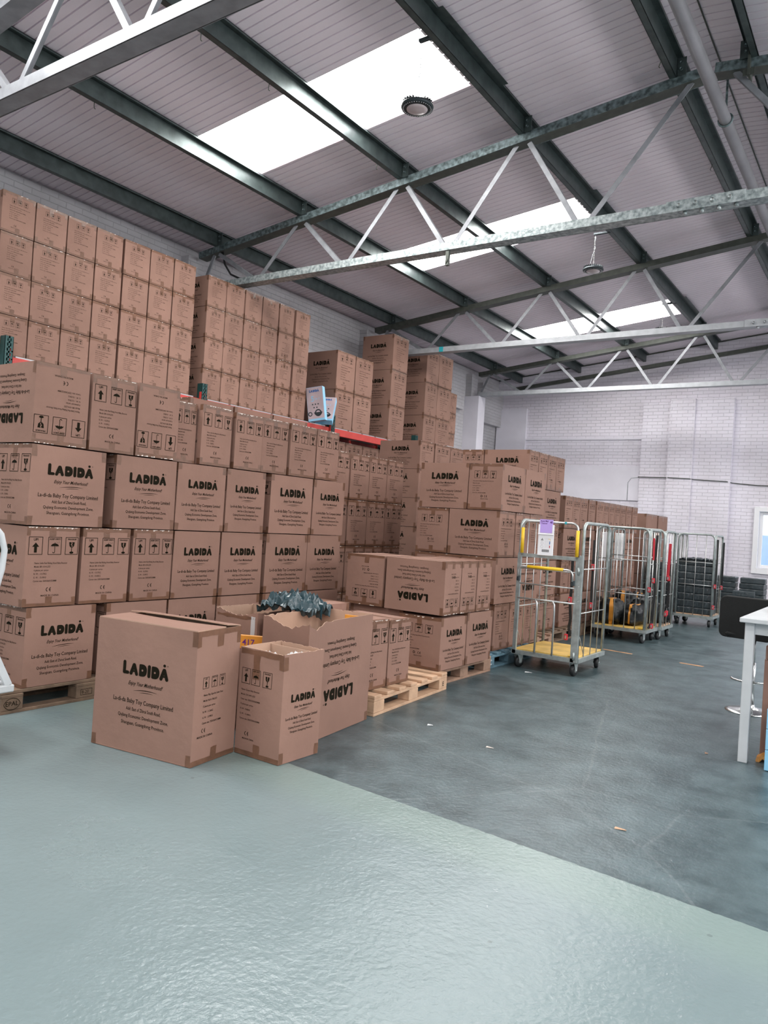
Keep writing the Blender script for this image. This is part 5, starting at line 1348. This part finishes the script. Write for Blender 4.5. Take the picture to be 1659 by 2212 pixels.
# ------------------------------------------------------------------ left edge: white trolley
t = thing('platform_trolley', 'white metal trolley frame cut off by the left edge', 'trolley', (-4.13, 1.90, 0))
b = MB(); b.box(-.30, -.75, .32, .235, .43, .36, 'white', .006); b.box(-.30, -.75, .365, .20, .38, .372, 'white'); b.build('deck_frame', t)
for s_ in (1,):
    b = MB(); b.bar((.215, .40, .36), (.19, .20, .78), .035, .035, 'white'); b.build('sloping_post', t)
b = MB(); b.tube([(.205, .26, .72), (.21, .30, .86), (.215, .325, .98), (.218, .33, 1.08), (.212, .31, 1.16), (.20, .26, 1.22), (.19, .18, 1.26), (.19, -.1, 1.28)], .016, 'white', 10); b.build('handle', t)
for x in (-.24, .18):
    for y in (-.65, .30):
        c = MB(); c.box(x-.03, y-.03, .16, x+.03, y+.03, .32, 'white', .003); c.lathe([(.03, -.02), (.085, -.018), (.09, 0), (.085, .018), (.03, .02)], 'rubber', (x, y, .09), 20, 'x'); c.build('castor', t)

# ------------------------------------------------------------------ small things on the floor
def mark(x0, y0, x1, y1, wd, label):
    b = MB(); p, q = Vector((x0, y0, .0012)), Vector((x1, y1, .0012)); b.bar(p, q, wd, .0016, 'floortape'); tag(b.build('floor_tape'), label, 'tape', 'floor tape marks')
M['floortape'] = mat('worn_orange_floor_tape', (.50, .27, .13), .6, noise=.4, nscale=12)
mark(-2.93, 9.10, -2.54, 9.05, .05, 'worn orange floor tape stripe right of the nearest cage')
mark(-1.98, 8.94, -1.73, 8.91, .05, 'short worn orange floor tape stripe in mid floor')
def scrap(x, y, sx, sy, m, rz, label, name='paper_scrap'):
    b = MB(); b.add([(-sx/2, -sy/2, .001), (sx/2, -sy*.4, .004), (sx*.4, sy/2, .002), (-sx*.45, sy*.4, .006), (-sx/2, -sy/2, .003), (sx/2, -sy*.4, .007), (sx*.4, sy/2, .005), (-sx*.45, sy*.4, .009)], [(3,2,1,0),(4,5,6,7),(0,1,5,4),(1,2,6,5),(2,3,7,6),(3,0,4,7)], m)
    tag(b.build(name, None, (x, y, 0), rz), label, 'scrap', 'scraps on the floor')
scrap(-1.02, 3.62, .055, .012, 'wood', .1, 'pale splinter of wood on the dark floor', 'wood_splinter')
scrap(-2.58, 4.52, .04, .02, 'white', .4, 'small white paper scrap on the dark floor near the pine pallet')
scrap(-2.05, 4.35, .05, .008, 'glint_scrap', .1, 'thin pale paper strip on the dark floor')
scrap(-2.90, 6.90, .07, .02, 'film', .3, 'crumpled clear scrap below the nearest cage')
scrap(-.98, 5.30, .02, .02, 'woodm', .4, 'tiny brown chip near the desk leg')
